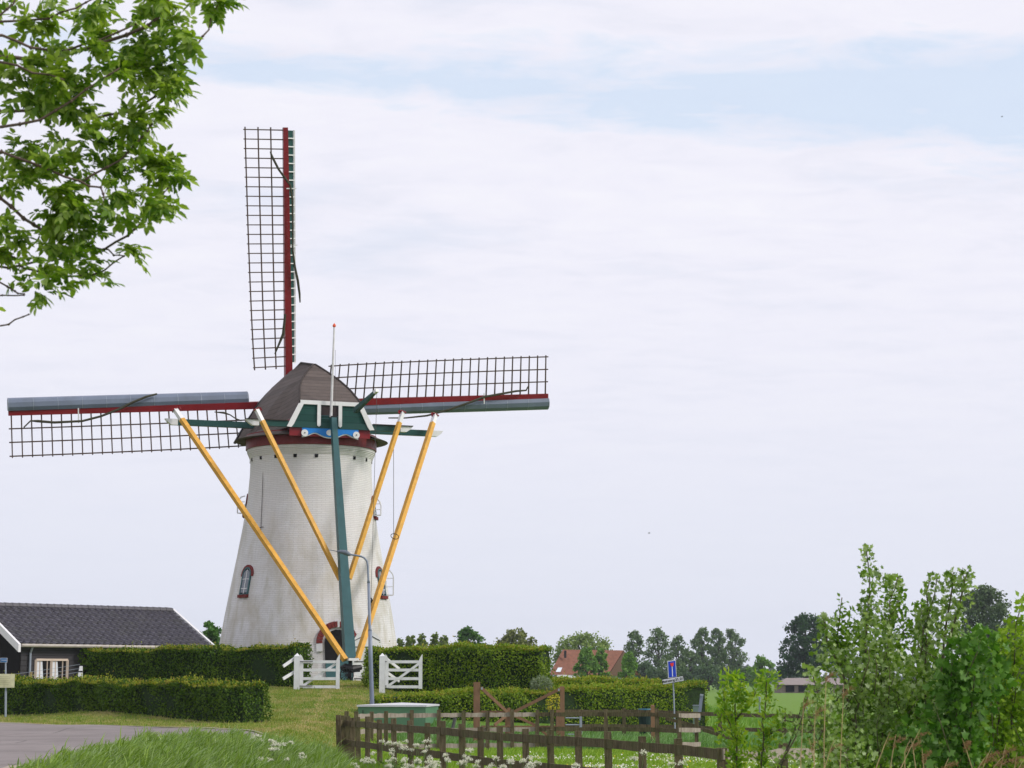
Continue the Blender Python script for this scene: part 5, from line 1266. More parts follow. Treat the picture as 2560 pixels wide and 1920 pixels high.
def scatter(poly, n, seed):
    r0 = np.random.RandomState(seed); P = np.array(poly); lo, hi_ = P.min(0), P.max(0); m_ = int(n * 1.0 * np.prod(hi_ - lo) / max(1e-6, abs(sum(P[i - 1][0] * P[i][1] - P[i][0] * P[i - 1][1] for i in range(len(P))) / 2)))
    x = r0.uniform(lo[0], hi_[0], m_); y = r0.uniform(lo[1], hi_[1], m_); k = inpoly(x, y, poly); return x[k], y[k]
# tall grass bank between road and paddock fence
tall = [(-6.5, 27), (-6.75, 33), (-6.85, 38), (-6.5, 41.5), (-5.9, 45), (-5.5, 47.5), (-5.35, 49.7), (-4.75, 50.9), (-4.3, 49), (-3.75, 43), (-3.0, 36), (-2.3, 28), (-2.3, 24), (-6, 24)]
x, y = scatter(tall, 62000, 11)
edge = np.clip((x + 7.0 - .0 * y) / 2.2, .25, 1)
edge = np.where(y > 44, np.clip((x - np.interp(y, [44, 51], [-6.2, -4.6])) / .9, .35, 1), edge)
nz = .75 + .35 * np.sin(x * 2.3 + y * .8) * np.cos(y * 1.7) + .12 * np.sin(x * 9)
h = (.22 + .42 * edge) * nz * rs.uniform(.6, 1.15, len(x)) * np.where(rs.rand(len(x)) < .05, 1.35, 1); h = np.maximum(.08, h)
blades('tall_grass', 'tall windblown grass on the bank between the road and the curving fence', np.stack([x, y, terr(x, y) - .02], 1), h, .026, [(.09, .18, .02), (.17, .29, .035), (.23, .35, .06), (.20, .31, .13), (.30, .40, .19), (.12, .24, .025)], (.35, 0), 1, clump=(.8, (.22, .33, .035), .5))
fr = [(-4.4, 50.5), (-1.8, 43.2), (-.6, 39), (1.2, 34), (2.9, 28.8), (2.9, 23), (-2.5, 23), (-3.2, 38)]
x, y = scatter(fr, 22000, 16)
blades('verge_grass', 'lower rough grass in front of the curving fence', np.stack([x, y, terr(x, y) - .02], 1), .28 * rs.uniform(.4, 1.4, len(x)), .02, [(.12, .22, .025), (.18, .30, .035), (.15, .27, .03)], (.3, 0), 6)
# strip behind the paddock, before the hedge
st = [(-4.0, 62), (-3.2, 66), (2, 66.8), (6, 68.3), (8.2, 70), (14, 70), (14, 62), (2, 62)]
x, y = scatter(st, 26000, 12)
blades('reedy_grass', 'tall pale green grass behind the paddock rails in front of the long low hedge', np.stack([x, y, terr(x, y) - .02], 1), .40 * rs.uniform(.5, 1.3, len(x)) * (.6 + .4 * np.clip((x + 1) / 3, 0, 1)), .03, [(.10, .24, .05), (.15, .31, .08), (.21, .36, .16), (.12, .26, .05)], (.3, 0), 2)
# paddock turf
pd = [(-4.2, 51), (-4.2, 60), (8, 61), (11, 58), (7, 38), (3.1, 29.5), (1.0, 35), (-1.5, 41)]
x, y = scatter(pd, 60000, 13)
blades('paddock_grass', 'short bright green paddock turf inside the wooden fence', np.stack([x, y, terr(x, y) - .01], 1), .13 * rs.uniform(.5, 1.4, len(x)), .02, [(.15, .29, .02), (.20, .34, .03), (.24, .36, .035), (.17, .30, .02)], (.2, 0), 3)
# mown lawn
lw = [(-19, 63.4), (-15.2, 59.6), (-10.6, 55.0), (-7.6, 52.2), (-5.5, 50.2), (-4.9, 50.2), (-4.5, 51.3), (-4.4, 56), (-3.8, 62), (-4.2, 68), (-3.0, 72), (-3.4, 82), (-12, 82), (-12, 72), (-19, 72)]
x, y = scatter(lw, 105000, 14)
track = np.abs(x - np.interp(y, [50, 56, 64, 72, 82], [-6.6, -5.9, -6.1, -6.5, -6.0]) + .12 * np.sin(y * 1.9)) < (.22 + .12 * np.sin(y * 3.1))
pt_n = np.sin(x * 1.9 + 1.3 * np.sin(y * .8)) + np.sin(y * 1.4 + 1.7 * np.sin(x * .9 + 2)) + .5 * np.sin(x * 5.1 + y * 3.7)
dry = (track & (rs.rand(len(x)) < .75)) | ((pt_n > 1.15) & (rs.rand(len(x)) < .6)) | (rs.rand(len(x)) < .06)
xd_, yd_ = x[dry], y[dry]; x, y = x[~dry], y[~dry]
blades('dry_grass', 'straw-coloured thatch patches and a worn track in the mown lawn', np.stack([xd_, yd_, terr(xd_, yd_) - .01], 1), .04 * rs.uniform(.5, 1.3, len(xd_)), .022, [(.38, .32, .15), (.46, .39, .2), (.30, .28, .11)], (.1, 0), 8)
blades('lawn_blades', 'short mown olive lawn on the slope below the white gates', np.stack([x, y, terr(x, y) - .01], 1), .06 * rs.uniform(.4, 1.2, len(x)) * (1 + 1.3 * (rs.rand(len(x)) < .06)), .018, [(.09, .18, .015), (.17, .26, .03), (.28, .31, .07), (.13, .22, .02)], (.1, 0), 4, clump=(1.0, (.42, .35, .15), .85))
# far field grass right
fl = [(7, 74), (40, 74), (40, 110), (7, 110)]
x, y = scatter(fl, 16000, 15)
blades('field_grass', 'rough green field beyond the end of the long low hedge', np.stack([x, y, terr(x, y) - .01], 1), .35 * rs.uniform(.4, 1.4, len(x)), .05, [(.12, .25, .04), (.15, .30, .05), (.19, .33, .07)], (.2, 0), 5)
# paddock daisies
r0 = np.random.RandomState(21)
cl = []
for cx_, cy_, sx, sy, n in ((3.6, 42, 1.6, 2.5, 900), (5.2, 44, 1.6, 2.5, 900), (2.0, 47, 1.5, 1.8, 420), (1.0, 53, 1.6, 1.6, 300), (4.2, 52, 2, 3, 500), (6.5, 50, 1.5, 3, 400)):
    cl.append(np.stack([cx_ + r0.normal(size=n) * sx * .5, cy_ + r0.normal(size=n) * sy * .5], 1))
q = np.concatenate(cl); k = inpoly(q[:, 0], q[:, 1], pd); q = q[k]; n = len(q)
P = np.stack([q[:, 0], q[:, 1], terr(q[:, 0], q[:, 1]) + .09 + .05 * r0.rand(n)], 1)
def flowerheads(name, P, size, m, label, cat='flowers', parent=None):
    n = len(P); r1 = np.random.RandomState(5)
    Tm = np.array([(math.cos(a), math.sin(a), .0) for a in np.linspace(0, 2 * PI, 7)[:-1]]); 
    V, k, Fc, n = leafmesh(P, unit(r1.normal(size=(n, 3)) * np.array([1, 1, .3])), unit(r1.normal(size=(n, 3)) * .6 + np.array([0, -.9, .5])), size * (.7 + .6 * r1.rand(n)), (Tm, [tuple(range(6))]))
    o = leafobj(name, [(V, k, Fc, n)], m, parent)
    if parent is None: tag(o, label, cat, kind='stuff')
    return o
PET = leafmat('white_petal', [(.55, .58, .52), (.70, .72, .66), (.62, .64, .60)], .2, .6, .2)
YEL = leafmat('yellow_petal', [(.55, .45, .02), (.65, .55, .05)], .2, .6, .2)
yk = r0.rand(n) < .12
flowerheads('daisies', P[~yk], .018, PET, 'drifts of small white daisies in the paddock turf')
flowerheads('buttercups', P[yk], .018, YEL, 'scattered yellow buttercups in the paddock turf')
# cow parsley
def parsley(px, py, D, h, nh, label, seed, spread=.22):
    """plant whose flower tops are near photo pixel (px,py)"""
    r1 = np.random.RandomState(seed); c = W(px, py, D); g = T(c.x, c.y); t = thing('cow_parsley', (c.x, c.y, g), label, 'wildflower', 'white cow parsley along the fence')
    mb = MB(); nh = max(2, int(nh * .8))
    for k in range(nh):
        heads = []
        e = Vector((c.x + r1.normal() * spread, c.y + r1.normal() * spread, c.z + r1.normal() * spread * .45))
        b0 = Vector((c.x, c.y, g)); m1 = b0.lerp(e, .6) + Vector((r1.normal() * .03, 0, -.05)); mb.tube([b0, m1, e - up * .05], [.006, .005, .003], 4)
        for j in range(12):
            a = r1.rand() * 2 * PI; rr2 = .056 * math.sqrt(r1.rand()); u1 = e + Vector((rr2 * math.cos(a), rr2 * math.sin(a), -9 * rr2 * rr2 + r1.normal() * .012)); mb.tube([e - up * .05, u1], [.002, .0015], 3, False)
            for _ in range(11): heads.append((u1.x + r1.normal() * .011, u1.y + r1.normal() * .011, u1.z + r1.normal() * .010))
        flowerheads('flower_head', np.array(heads), .0062, PET, None, parent=t)
    mb.out('stalks', M['stalk'], t)
    n = 60; P = np.array([c.x, c.y, g]) + np.stack([r1.normal(size=n) * .15, r1.normal(size=n) * .15, r1.rand(n) * (c.z - g) * .7], 1)
    leafobj('leaves', [leafmesh(P, r1.normal(size=(n, 3)), unit(r1.normal(size=(n, 3)) + np.array([0, 0, 1.])), .09 * (.6 + .6 * r1.rand(n)), LF_LANCE, 1.2)], M['herb'], t)
M['stalk'] = mat('pale_green_stalk', (.13, .19, .06), .7); M['herb'] = leafmat('herb_leaf', [(.06, .13, .02), (.09, .17, .03)], .3)
CPL = [(1008, 1868, 40, 9), (972, 1856, 41, 5), (1045, 1858, 40, 6), (1050, 1905, 36, 14), (985, 1905, 37, 9), (938, 1893, 38, 8), (1085, 1912, 35, 14), (1012, 1922, 35, 10), (1128, 1893, 34, 4), (1165, 1882, 34, 6), (1167, 1905, 33.5, 5), (1265, 1908, 32, 7), (1290, 1898, 32, 6), (1330, 1912, 31.5, 5), (1436, 1915, 30, 4), (1600, 1888, 29, 2), (1700, 1905, 27.8, 2), (890, 1915, 40, 5), (1215, 1925, 32, 6)]
CL = ['cow parsley with the topmost heads in the fence\'s left part', 'small cow parsley left of the topmost heads', 'cow parsley just right of the topmost heads', 'dense cow parsley under the fence\'s second rail', 'cow parsley left of the dense clump', 'low cow parsley near the fence\'s left corner', 'dense cow parsley, right half of the big clump', 'cow parsley at the bottom edge under the big clump', 'single cow parsley head right of the big clump', 'cow parsley topping the second rail at mid fence', 'cow parsley below the one topping the rail', 'cow parsley left of the fence\'s middle post gap', 'cow parsley over the second rail right of mid fence', 'low cow parsley beside the next post to the right', 'small cow parsley at the foot of the fence, right half', 'thin cow parsley in front of a right-hand post', 'thin cow parsley by the last post before the corner', 'cow parsley at the fence\'s lower left corner in tall grass', 'cow parsley at the bottom edge, mid fence']
for i, (px, py, D, nh) in enumerate(CPL): parsley(px, py, D, 1, nh, CL[i], 100 + i, .055 + .013 * nh)
for i, (px, py, D, nh) in enumerate(((655, 1845, 42, 9), (680, 1862, 40, 8), (668, 1885, 37, 4), (700, 1880, 38, 3), (760, 1893, 38, 2))):
    parsley(px, py, D, 1, nh, ['topmost cow parsley standing in the tall grass by the road bend', 'second cow parsley in the tall grass, just right and below the topmost', 'sparse cow parsley low in the tall grass, left one', 'sparse cow parsley low in the tall grass, middle one', 'sparse cow parsley low in the tall grass, right one'][i], 200 + i, .15)

# ------------------------------------------------------------------ ash tree, top left, close to the camera
ASH = leafmat('ash_leaflet', [(.055, .13, .012), (.12, .235, .02), (.20, .335, .035), (.28, .40, .08), (.35, .46, .19)], .45, .45, .3, clump=(2.6, (.32, .42, .03), .5))
DA = 15.0
ash = thing('ash_tree', (-7.2, DA + .6, T(-7.2, DA)), 'leafy ash tree branches hanging in from the upper left edge', 'tree')
mb = MB(); g = T(-7.2, DA)
mb.tube([Vector((-7.2, DA + .6, g - .2)), Vector((-7.15, DA + .6, g + 1.5)), Vector((-7.0, DA + .5, g + 3.6)), Vector((-6.7, DA + .4, g + 5.6)), Vector((-6.2, DA + .3, g + 7.6)), Vector((-5.7, DA, g + 9.5))], [.30, .24, .20, .16, .11, .05], 12)
mb.out('trunk', M['bark'], ash, smooth=True)
s1 = 1 / 1.975
BR = [  # branches in photo pixels, (x,y) with depth offset and start radius
 ([(-1150, 700), (-500, 480), (0, 280 * s1), (80, 330 * s1), (240, 400 * s1)][0:3] + [(120, 300 * s1), (260, 210 * s1), (370, 130 * s1), (410, 60 * s1), (430, -30)], 0, .05),
 ([(-600, 430), (-150, 290), (0, 275), (130, 275), (230, 295), (330, 280), (385, 240), (410, 215)], .25, .028),
 ([(-300, 320), (0, 318), (100, 300), (180, 250), (250, 200), (300, 170)], -.3, .02),
 ([(-900, 420), (-300, 130), (0, 85), (80, 120), (160, 128), (250, 100), (340, 60)], -.15, .03),
 ([(-500, 230), (0, 55), (120, 48), (190, 22), (245, -10)], .2, .02),
 ([(-800, 800), (-300, 480), (0, 495), (60, 545), (110, 580), (180, 612), (260, 622), (320, 590), (355, 555)], .1, .032),
 ([(-300, 470), (0, 380), (60, 400), (120, 425), (200, 455), (250, 470), (262, 500), (240, 535)], -.2, .018),
 ([(200, 455), (235, 440), (300, 400), (370, 330), (380, 310)], -.1, .012),
 ([(-500, 760), (-80, 660), (20, 665), (100, 655), (160, 645), (195, 600)], .3, .02),
 ([(-300, 560), (0, 620), (60, 668), (120, 688), (200, 695), (260, 675), (310, 640)], .15, .016),
 ([(-300, 640), (0, 705), (35, 730), (60, 735)], 0, .012),
 ([(-400, 700), (-50, 735), (10, 742), (60, 738)], .2, .010),
 ([(-300, 860), (0, 815), (40, 803), (72, 786)], 0, .009),
 ([(0, 155), (80, 180), (160, 200)], -.4, .012),
 ([(-100, 80), (0, 40), (30, 10), (50, -60)], .1, .012),
 ([(355, 555), (375, 530), (400, 500), (420, 470)], .1, .008),
 ([(240, 547), (300, 548), (350, 545)], .2, .008),
 ([(410, 215), (440, 180), (480, 130), (505, 90), (530, 50), (560, -20)], .2, .012),
 ([(260, 622), (285, 635), (310, 640)], .1, .007),
 ([(170, 640), (210, 600), (250, 560)], 0, .007),
]
ba = MB()
r1 = np.random.RandomState(9)
tips = []
for pts, dd, rad in BR:
    w = [W(px, py, DA + dd) for px, py in pts]
    # subdivide with kinks
    q = []
    for a, b in zip(w[:-1], w[1:]):
        k = max(2, int((b - a).length / .18))
        for i in range(k): q.append(a.lerp(b, i / k) + Vector(r1.normal(size=3) * .006))
    q.append(w[-1]); n = len(q); rr3 = [rad * (1 - .8 * i / n) * (.58 if q[i].x > -4.4 else .75) + .0035 for i in range(n)]
    ba.tube(q, rr3, 6); tips.append(q)
    for i in range(2, n):      # buds/knobs
        if q[i].x > -4.3 and r1.rand() < .6:
            p = q[i]; s_ = rr3[i]; ba.tube([p + Vector((0, 0, -s_ * 1.5)), p, p + Vector((0, 0, s_ * 1.6))], [s_ * .5, s_ * 1.6 + .003, s_ * .4], 5)
ba.out('branches', M['twig'], ash, smooth=True)
# leaf clusters: (px,py,spread px,number of compound leaves)
CLU = [(105, 65, 45, 26), (85, 95, 35, 14), (150, 45, 22, 7), (10, 15, 15, 5), (250, 35, 32, 20), (225, 80, 38, 24), (250, 110, 38, 22), (285, 70, 18, 7), (235, 140, 30, 14), (345, 70, 14, 4),
       (395, 30, 40, 26), (430, 60, 36, 22), (420, 10, 36, 18), (380, 110, 38, 22), (420, 120, 36, 20), (460, 120, 26, 14), (490, 105, 20, 10), (350, 120, 32, 16), (548, 25, 28, 20), (575, 15, 16, 6), (525, 10, 18, 8),
       (60, 185, 46, 22), (110, 195, 40, 20), (150, 215, 46, 26), (190, 230, 42, 22), (215, 200, 34, 16), (170, 275, 46, 26), (205, 285, 34, 18), (120, 260, 42, 20), (60, 260, 42, 16), (30, 220, 38, 14), (130, 120, 26, 8),
       (320, 170, 38, 22), (360, 200, 40, 22), (400, 190, 40, 24), (430, 220, 34, 18), (455, 195, 18, 9), (290, 200, 30, 12), (300, 160, 30, 12), (440, 245, 18, 9), (380, 240, 24, 9), (400, 290, 26, 14), (380, 310, 18, 7),
       (330, 325, 36, 20), (300, 350, 30, 12), (355, 355, 20, 10), (350, 300, 24, 10), (230, 330, 30, 9), (240, 370, 36, 18), (270, 400, 34, 18), (215, 420, 30, 12), (285, 430, 30, 14), (350, 400, 26, 10), (345, 430, 26, 9),
       (60, 385, 32, 14), (30, 400, 28, 12), (100, 420, 34, 16), (140, 400, 26, 12), (60, 450, 36, 18), (20, 455, 28, 14), (160, 370, 26, 10), (150, 430, 24, 8), (105, 460, 28, 9),
       (420, 420, 36, 26), (435, 445, 26, 14), (395, 440, 26, 12), (400, 400, 20, 7), (380, 500, 30, 14), (400, 520, 26, 12), (360, 530, 26, 9), (330, 500, 26, 8), (420, 515, 16, 6), (385, 555, 16, 5),
       (160, 490, 34, 22), (190, 500, 30, 18), (200, 530, 34, 20), (150, 540, 34, 20), (170, 570, 36, 22), (200, 580, 28, 14), (215, 545, 20, 8), (120, 560, 18, 7), (150, 610, 34, 14), (210, 620, 28, 10), (300, 480, 28, 12), (310, 530, 28, 12), (290, 510, 22, 8), (310, 560, 16, 5),
       (10, 570, 26, 14), (5, 620, 26, 14), (40, 600, 24, 10), (15, 655, 22, 9), (65, 610, 14, 5),
       (190, 650, 30, 10), (215, 680, 28, 13), (240, 660, 24, 9), (210, 705, 14, 4), (250, 700, 14, 4), (320, 625, 15, 12), (345, 640, 7, 3),
       (90, 650, 18, 5), (60, 700, 20, 5), (100, 690, 24, 7), (140, 700, 24, 8), (120, 735, 24, 9), (95, 730, 18, 5), (160, 725, 14, 5), (265, 712, 6, 2), (250, 590, 14, 4)]
Pb = []; Ab = []; Nb = []; Sb = []; ra = MB()
for (px, py, spd, nl) in CLU:
    cen = W(px - 14, py - (16 if py < 400 else 6), DA + r1.uniform(-.35, .35))
    for _ in range(int(nl * .66)):
        d = r1.normal(size=3) * np.array([1, .8, .7]); d /= np.linalg.norm(d)
        o = np.array(cen) + d * spd / 333. * .42 * r1.rand() ** .5
        dirv = d + np.array([.35, 0, .05]); dirv /= np.linalg.norm(dirv)
        L = r1.uniform(.08, .15); prev = o.copy(); dcur = dirv.copy(); nk = 4
        upv = np.array([0, 0, 1.]) + r1.normal(size=3) * .5
        for k in range(nk + 1):
            sid = np.cross(dcur, upv); sid /= np.linalg.norm(sid) + 1e-9
            nrmv = np.cross(sid, dcur)
            if k < nk:
                for sg in (-1, 1):
                    a = dcur * .55 + sid * sg * .9 + np.array([0, 0, -.25]) + r1.normal(size=3) * .15
                    Pb.append(prev + dcur * L * .12); Ab.append(a); Nb.append(nrmv + r1.normal(size=3) * .35); Sb.append(r1.uniform(.062, .095))
            else: Pb.append(prev); Ab.append(dcur); Nb.append(nrmv); Sb.append(r1.uniform(.07, .11))
            prev = prev + dcur * L / nk; dcur = dcur + np.array([.04, 0, -.10]); dcur /= np.linalg.norm(dcur)
# fill outside the frame so the tree is whole from elsewhere
for _ in range(1500):
    th = r1.rand() * 2 * PI; rr4 = 2.9 * math.sqrt(r1.rand()); zc_ = r1.uniform(4.2, 10.5)
    o = np.array([-7.4 + rr4 * math.cos(th), DA + 1.2 + rr4 * math.sin(th), zc_])
    if o[0] > -4.35: continue
    for __ in range(9): Pb.append(o + r1.normal(size=3) * .15); Ab.append(r1.normal(size=3)); Nb.append(r1.normal(size=3) + np.array([0, 0, 1])); Sb.append(.12)
leafobj('foliage', [leafmesh(np.array(Pb), np.array(Ab), np.array(Nb), np.array(Sb), LF_LANCE, 1.3)], ASH, ash)

# ------------------------------------------------------------------ foreground shrubs, right
def shrub(name, label, stems, blobs, D, m, tmpl, leaf, dens, cat='shrub', seed=0, wid=1.0, dspread=.45, stemr=.014, sden=55, group=None, upb=.5):
    """stems: photo-pixel polylines; blobs: (px,py,rx,ry) filled with leafy twigs"""
    r2 = np.random.RandomState(seed); s = D / F
    b0 = W(stems[0][0][0], 1920, D); g = T(b0.x, b0.y)
    t = thing(name, (b0.x, b0.y, g), label, cat, group)
    mb = MB(); P = []; A = []
    def leafalong(q, n, rad):
        for _ in range(n):
            i = r2.randint(1, len(q)); a = q[i - 1].lerp(q[i], r2.rand()); d = r2.normal(size=3); d /= np.linalg.norm(d)
            P.append(np.array(a) + d * rad * r2.rand()); A.append(d + np.array([0, 0, upb]))
    for st in stems:
        dd = r2.uniform(-dspread, dspread) * .5
        w = [W(x, y, D + dd) for x, y in st]
        if st[0][1] >= 1850: w = [Vector((w[0].x + r2.normal() * .03, w[0].y, T(w[0].x, w[0].y) - .05))] + w
        q = []
        for a, b in zip(w[:-1], w[1:]):
            k = max(2, int((b - a).length / .15))
            for i in range(k): q.append(a.lerp(b, i / k) + Vector(r2.normal(size=3) * .008))
        q.append(w[-1]); n = len(q); mb.tube(q, [stemr * (1 - .8 * i / n) + .003 for i in range(n)], 6)
        ln = sum((b - a).length for a, b in zip(q[:-1], q[1:]))
        leafalong(q[n // 3:], int(ln * sden * .67), .10); leafalong(q[-3:], 14, .07)
        for j in range(int(ln * 5)):
            i = r2.randint(n // 3, max(n // 3 + 1, int(n * .9))); a = q[i]; d = Vector((r2.normal() * .8, r2.normal() * .6, .8)).normalized(); L = r2.uniform(.12, .32) * (1 - .7 * i / n)
            tw = [a, a + d * L * .5, a + d * L + Vector((0, 0, .03))]; mb.tube(tw, [.005, .004, .002], 4); leafalong(tw, int(L * sden * 1.5) + 3, .06)
    for (px, py, rx, ry) in blobs:
        n = int(dens * 1.9 * rx * ry * s * s * PI)
        for _ in range(n):
            a = r2.rand() * 2 * PI; rr5 = r2.rand() ** .5; x = px + rx * rr5 * math.cos(a); y = py + ry * rr5 * math.sin(a)
            c = W(x, y, D + r2.uniform(-1, 1) * dspread * math.sqrt(max(0, 1.1 - rr5 ** 2)))
            d = r2.normal(size=3); P.append(np.array(c)); A.append(d / np.linalg.norm(d) + np.array([0, 0, upb * .6]))
        for _ in range(max(2, n // 60) if ry > 45 else 0):
            a = r2.rand() * 2 * PI; rr5 = r2.rand() ** .5 * .8; c = W(px + rx * rr5 * math.cos(a), py + ry * rr5 * math.sin(a), D + r2.uniform(-1, 1) * dspread)
            mb.tube([c - Vector((r2.normal() * .12, 0, .4)), c - Vector((0, 0, .1)), c + Vector((r2.normal() * .04, 0, .03))], [.006, .005, .002], 4)
    mb.out('stems', M['stem'], t, smooth=True)
    n = len(P); P = np.array(P); A = np.array(A)
    leafobj('foliage', [leafmesh(P, A, unit(r2.normal(size=(n, 3)) + np.array([-.1, -.35, .55])), leaf * (.65 + .65 * r2.rand(n)), tmpl, wid)], m, t)
    return t
POP = leafmat('white_poplar_leaf', [(.06, .125, .016), (.13, .235, .03), (.32, .42, .22), (.12, .22, .025), (.22, .34, .07), (.40, .50, .30)], .35, .42, .35, clump=(1.5, (.14, .26, .02), .35))
MAP = leafmat('maple_leaf', [(.035, .11, .010), (.07, .18, .018), (.11, .25, .035), (.20, .36, .11)], .3, .45, .2)
LIM = leafmat('lime_green_leaf', [(.13, .25, .018), (.19, .32, .025), (.27, .40, .045), (.09, .19, .014)], .4, .5, .15)
DKH = leafmat('hawthorn_leaf', [(.045, .11, .008), (.10, .20, .014), (.17, .30, .025)], .35, .5, .15)
ASP = leafmat('ash_sapling_leaf', [(.10, .23, .014), (.19, .35, .025), (.28, .44, .04), (.36, .46, .05)], .42, .45, .2)
shrub('hawthorn_shrub', 'dark olive small-leaved shrub behind the poplar saplings',
      [[(2150, 1920), (2140, 1760), (2090, 1600), (2105, 1494)], [(2200, 1920), (2210, 1700), (2230, 1560), (2250, 1470)], [(2290, 1920), (2290, 1700), (2300, 1560), (2305, 1500)]],
      [(2090, 1590, 45, 50), (2140, 1570, 60, 45), (2230, 1500, 40, 65), (2215, 1580, 75, 50), (2300, 1550, 45, 45), (2350, 1590, 50, 50), (2170, 1640, 90, 50), (2100, 1650, 50, 50), (2260, 1640, 80, 50)], 25.5, DKH, LF_LANCE, .065, 520, seed=1, wid=1.7, dspread=.5)
shrub('poplar_sapling', 'tallest pale-leaved poplar sapling reaching highest above the bushes',
      [[(2136, 1920), (2140, 1826), (2162, 1682), (2165, 1573), (2176, 1447), (2165, 1370)], [(2200, 1920), (2218, 1645), (2225, 1501), (2245, 1443)], [(2140, 1830), (2110, 1700), (2070, 1600), (2056, 1540)]],
      [(2165, 1380, 14, 16), (2185, 1430, 26, 16), (2165, 1440, 18, 15), (2195, 1450, 38, 22), (2225, 1460, 24, 20), (2175, 1520, 30, 30), (2180, 1600, 60, 60), (2130, 1690, 95, 70), (2220, 1700, 100, 80), (2160, 1790, 110, 80), (2230, 1850, 90, 70), (2070, 1560, 26, 24), (2060, 1620, 30, 40)], 22.5, POP, LF_STAR, .056, 420, seed=2, dspread=.4)
shrub('poplar_sapling', 'upright pale-leaved poplar sapling with three bare-tipped shoots on the right',
      [[(2324, 1920), (2314, 1664), (2317, 1573), (2342, 1447)], [(2342, 1720), (2364, 1591), (2379, 1465), (2375, 1432)], [(2345, 1700), (2372, 1600), (2405, 1483), (2420, 1428)], [(2320, 1920), (2345, 1780), (2300, 1650), (2325, 1450)]],
      [(2335, 1460, 22, 26), (2350, 1500, 24, 40), (2378, 1450, 18, 24), (2425, 1450, 18, 22), (2410, 1500, 28, 28), (2370, 1540, 36, 40), (2330, 1600, 50, 50), (2400, 1590, 40, 40), (2310, 1700, 70, 60)], 22.8, POP, LF_STAR, .055, 310, seed=3, dspread=.35)
shrub('poplar_sapling', 'low pale-leaved poplar sapling at the left front of the bushes',
      [[(2060, 1920), (2050, 1750), (2025, 1670)], [(2100, 1920), (2060, 1820), (1960, 1800)], [(1945, 1920), (1990, 1840), (2020, 1740)]],
      [(2025, 1680, 28, 26), (2045, 1730, 36, 40), (2060, 1800, 50, 50), (2030, 1890, 60, 45), (2110, 1880, 80, 60), (1960, 1790, 22, 20), (1950, 1830, 20, 16)], 21.5, POP, LF_STAR, .054, 420, seed=4, dspread=.35)
shrub('maple_shrub', 'big-leaved dark green maple shrub in the right foreground',
      [[(2420, 1920), (2430, 1760), (2440, 1660), (2450, 1600)], [(2380, 1920), (2390, 1780), (2380, 1650)]],
      [(2440, 1640, 90, 55), (2430, 1700, 110, 60), (2400, 1760, 100, 60), (2450, 1600, 50, 30), (2360, 1850, 120, 80), (2300, 1870, 80, 60)], 22, MAP, LF_STAR, .095, 230, seed=5, dspread=.35)
shrub('lime_shrub', 'bright lime green shrub filling the lower right corner',
      [[(2379, 1870), (2469, 1740), (2560, 1627), (2620, 1560)], [(2520, 1920), (2530, 1760), (2540, 1560), (2556, 1500)], [(2480, 1920), (2500, 1780), (2480, 1660)], [(2570, 1920), (2590, 1740), (2580, 1600)]],
      [(2530, 1600, 40, 60), (2490, 1660, 60, 60), (2540, 1720, 70, 80), (2480, 1790, 90, 80), (2550, 1850, 90, 90), (2460, 1880, 90, 60), (2556, 1510, 16, 26), (2620, 1750, 80, 140)], 23.5, LIM, LF_DIAMOND, .065, 560, seed=6, wid=1.5, dspread=.5)
shrub('undergrowth', 'shaded low growth beneath the right foreground bushes',
      [[(2250, 1930), (2260, 1850)], [(2350, 1930), (2360, 1850)]],
      [(2230, 1790, 120, 90), (2380, 1820, 140, 100), (2150, 1870, 110, 70), (2500, 1870, 110, 70), (2300, 1700, 160, 70), (2440, 1720, 90, 80)], 24.8, DKH, LF_DIAMOND, .08, 480, seed=7, wid=1.5, dspread=.4)
# ash saplings
shrub('ash_sapling', 'leafy ash sapling left of its twin, by the fence corner',
      [[(1845, 1920), (1840, 1800), (1838, 1700), (1840, 1690)], [(1840, 1800), (1870, 1760), (1890, 1730)], [(1840, 1850), (1815, 1790), (1808, 1730)]],
      [(1822, 1720, 24, 30), (1850, 1720, 24, 24), (1825, 1770, 40, 34), (1870, 1760, 24, 24), (1822, 1830, 34, 40), (1850, 1880, 34, 30), (1840, 1690, 14, 12), (1806, 1700, 10, 14)], 26.5, ASP, LF_LANCE, .085, 420, seed=8, dspread=.2, wid=1.2, cat='sapling')
shrub('ash_sapling', 'leafy ash sapling right of its twin, with a thin dark stem',
      [[(1904, 1920), (1908, 1840), (1915, 1740), (1917, 1700)], [(1908, 1850), (1940, 1820), (1955, 1790)]],
      [(1912, 1695, 28, 20), (1925, 1715, 24, 20), (1895, 1710, 20, 16), (1918, 1760, 26, 20), (1925, 1850, 30, 26), (1890, 1880, 30, 22), (1935, 1690, 16, 12)], 26.2, ASP, LF_LANCE, .08, 400, seed=9, dspread=.2, wid=1.2, cat='sapling')
dk = thing('bare_branch', W(1980, 1920, 23).to_tuple(), 'dark bare branch rising diagonally left of the low poplar sapling', 'branch')
mb = MB(); mb.tube([W(1942, 1940, 23), W(1965, 1880, 23), W(1985, 1830, 23), W(2000, 1780, 23), (W(2020, 1722, 23))], [.014, .012, .009, .006, .003], 6); mb.out('wood', M['bark'], dk)
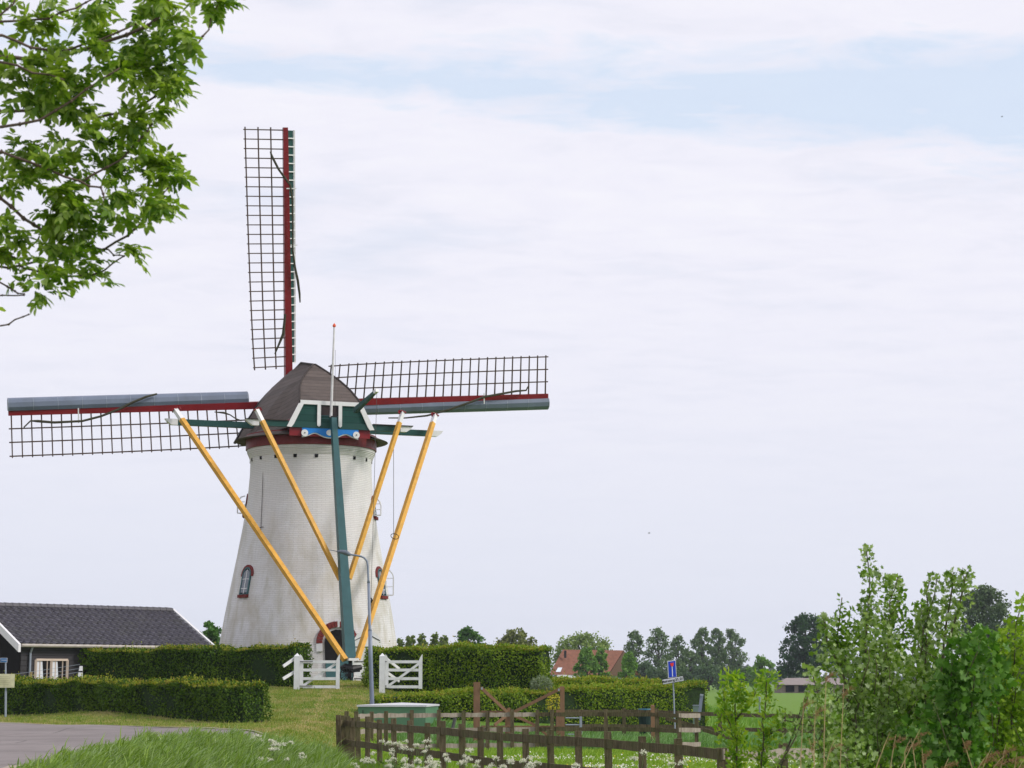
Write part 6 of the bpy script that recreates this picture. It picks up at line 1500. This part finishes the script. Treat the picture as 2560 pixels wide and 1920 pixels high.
# dry reeds
STRAW = mat('straw_stalk', (.42, .31, .16), .8, .2, 10); PLM = leafmat('reed_plume', [(.24, .14, .09), (.34, .21, .14), (.28, .17, .12)], .3, .9, .1)
RD = [(2190, 1920, 2225, 1830, 0), (2225, 1925, 2240, 1835, .4), (2250, 1925, 2302, 1820, .2), (2290, 1925, 2278, 1845, .6), (2262, 1880, 2276, 1850, .3), (2310, 1930, 2305, 1870, .8), (2360, 1925, 2372, 1895, 1), (2432, 1925, 2405, 1845, .9), (2440, 1930, 2470, 1885, .9), (2455, 1925, 2478, 1870, 1), (2480, 1925, 2510, 1890, 1.3), (2500, 1930, 2515, 1860, 1), (2535, 1930, 2543, 1880, 1), (2545, 1925, 2560, 1900, 1), (2060, 1925, 2085, 1850, .3), (2035, 1900, 2022, 1845, .1), (2060, 1850, 2066, 1672, .9), (2100, 1925, 2110, 1710, .7), (2002, 1900, 2010, 1742, .6), (2035, 1840, 2040, 1762, .8)]
rl_ = 'dry straw-coloured reed stalk with a drooping brown plume at the right bottom edge'
r3 = np.random.RandomState(4)
ORD = ['first', 'second', 'third', 'fourth', 'fifth', 'sixth', 'seventh', 'eighth', 'ninth', 'tenth', 'eleventh', 'twelfth', 'thirteenth', 'fourteenth', 'fifteenth', 'sixteenth', 'seventeenth', 'eighteenth', 'nineteenth', 'twentieth']
rank = sorted(range(len(RD)), key=lambda i: RD[i][2]); RLAB = [None] * len(RD)
for k_, i in enumerate(rank): RLAB[i] = 'dry straw-coloured reed with a brown plume, its tip the %s from the left' % ORD[k_]
for i, (x0, y0, x1, y1, pl_) in enumerate(RD):
    D = 19.8 + (i % 5) * .3; a = W(x0, y0, D); b = W(x1, y1, D); a0 = Vector((a.x - (b.x - a.x) * .6, a.y, T(a.x, a.y)))
    t = thing('reed', a0.to_tuple(), RLAB[i], 'reed', 'dry reeds among the bushes'); mb = MB()
    mb.tube([a0, a, a.lerp(b, .6) + Vector((0, 0, .01)), b], [.006, .005, .004, .002], 5); mb.out('stalk', STRAW, t)
    n = int(40 + 80 * pl_); q = r3.rand(n); bend = Vector((.09, 0, -.05))
    P = np.array([np.array(b + bend * (k * k) - (b - a).normalized() * .14 * (1 - k)) for k in q]) + r3.normal(size=(n, 3)) * .006 * (1 + pl_)
    leafobj('plume', [leafmesh(P, unit(r3.normal(size=(n, 3)) * .5 + np.array(b - a)[None] / (b - a).length + np.array([.3, 0, -.3])), r3.normal(size=(n, 3)), .026 * (.6 + .8 * r3.rand(n)), LF_LANCE, .5)], PLM, t)

# ------------------------------------------------------------------ air
mb = MB(); mb.box((0, 640, 20), (3000, 1420, 44)); hz_ = mb.out('haze', bpy.data.materials.new('haze_air'))
hm = hz_.data.materials[0]; hm.use_nodes = True; hn = hm.node_tree; hn.nodes.remove(hn.nodes['Principled BSDF'])
pv_ = hn.nodes.new('ShaderNodeVolumePrincipled'); pv_.inputs['Color'].default_value = (.80, .87, 1, 1); pv_.inputs['Density'].default_value = .00017; pv_.inputs['Anisotropy'].default_value = .3
hn.links.new(pv_.outputs[0], hn.nodes['Material Output'].inputs['Volume'])
tag(hz_, 'thin pale air haze over the fields', 'haze', kind='stuff')
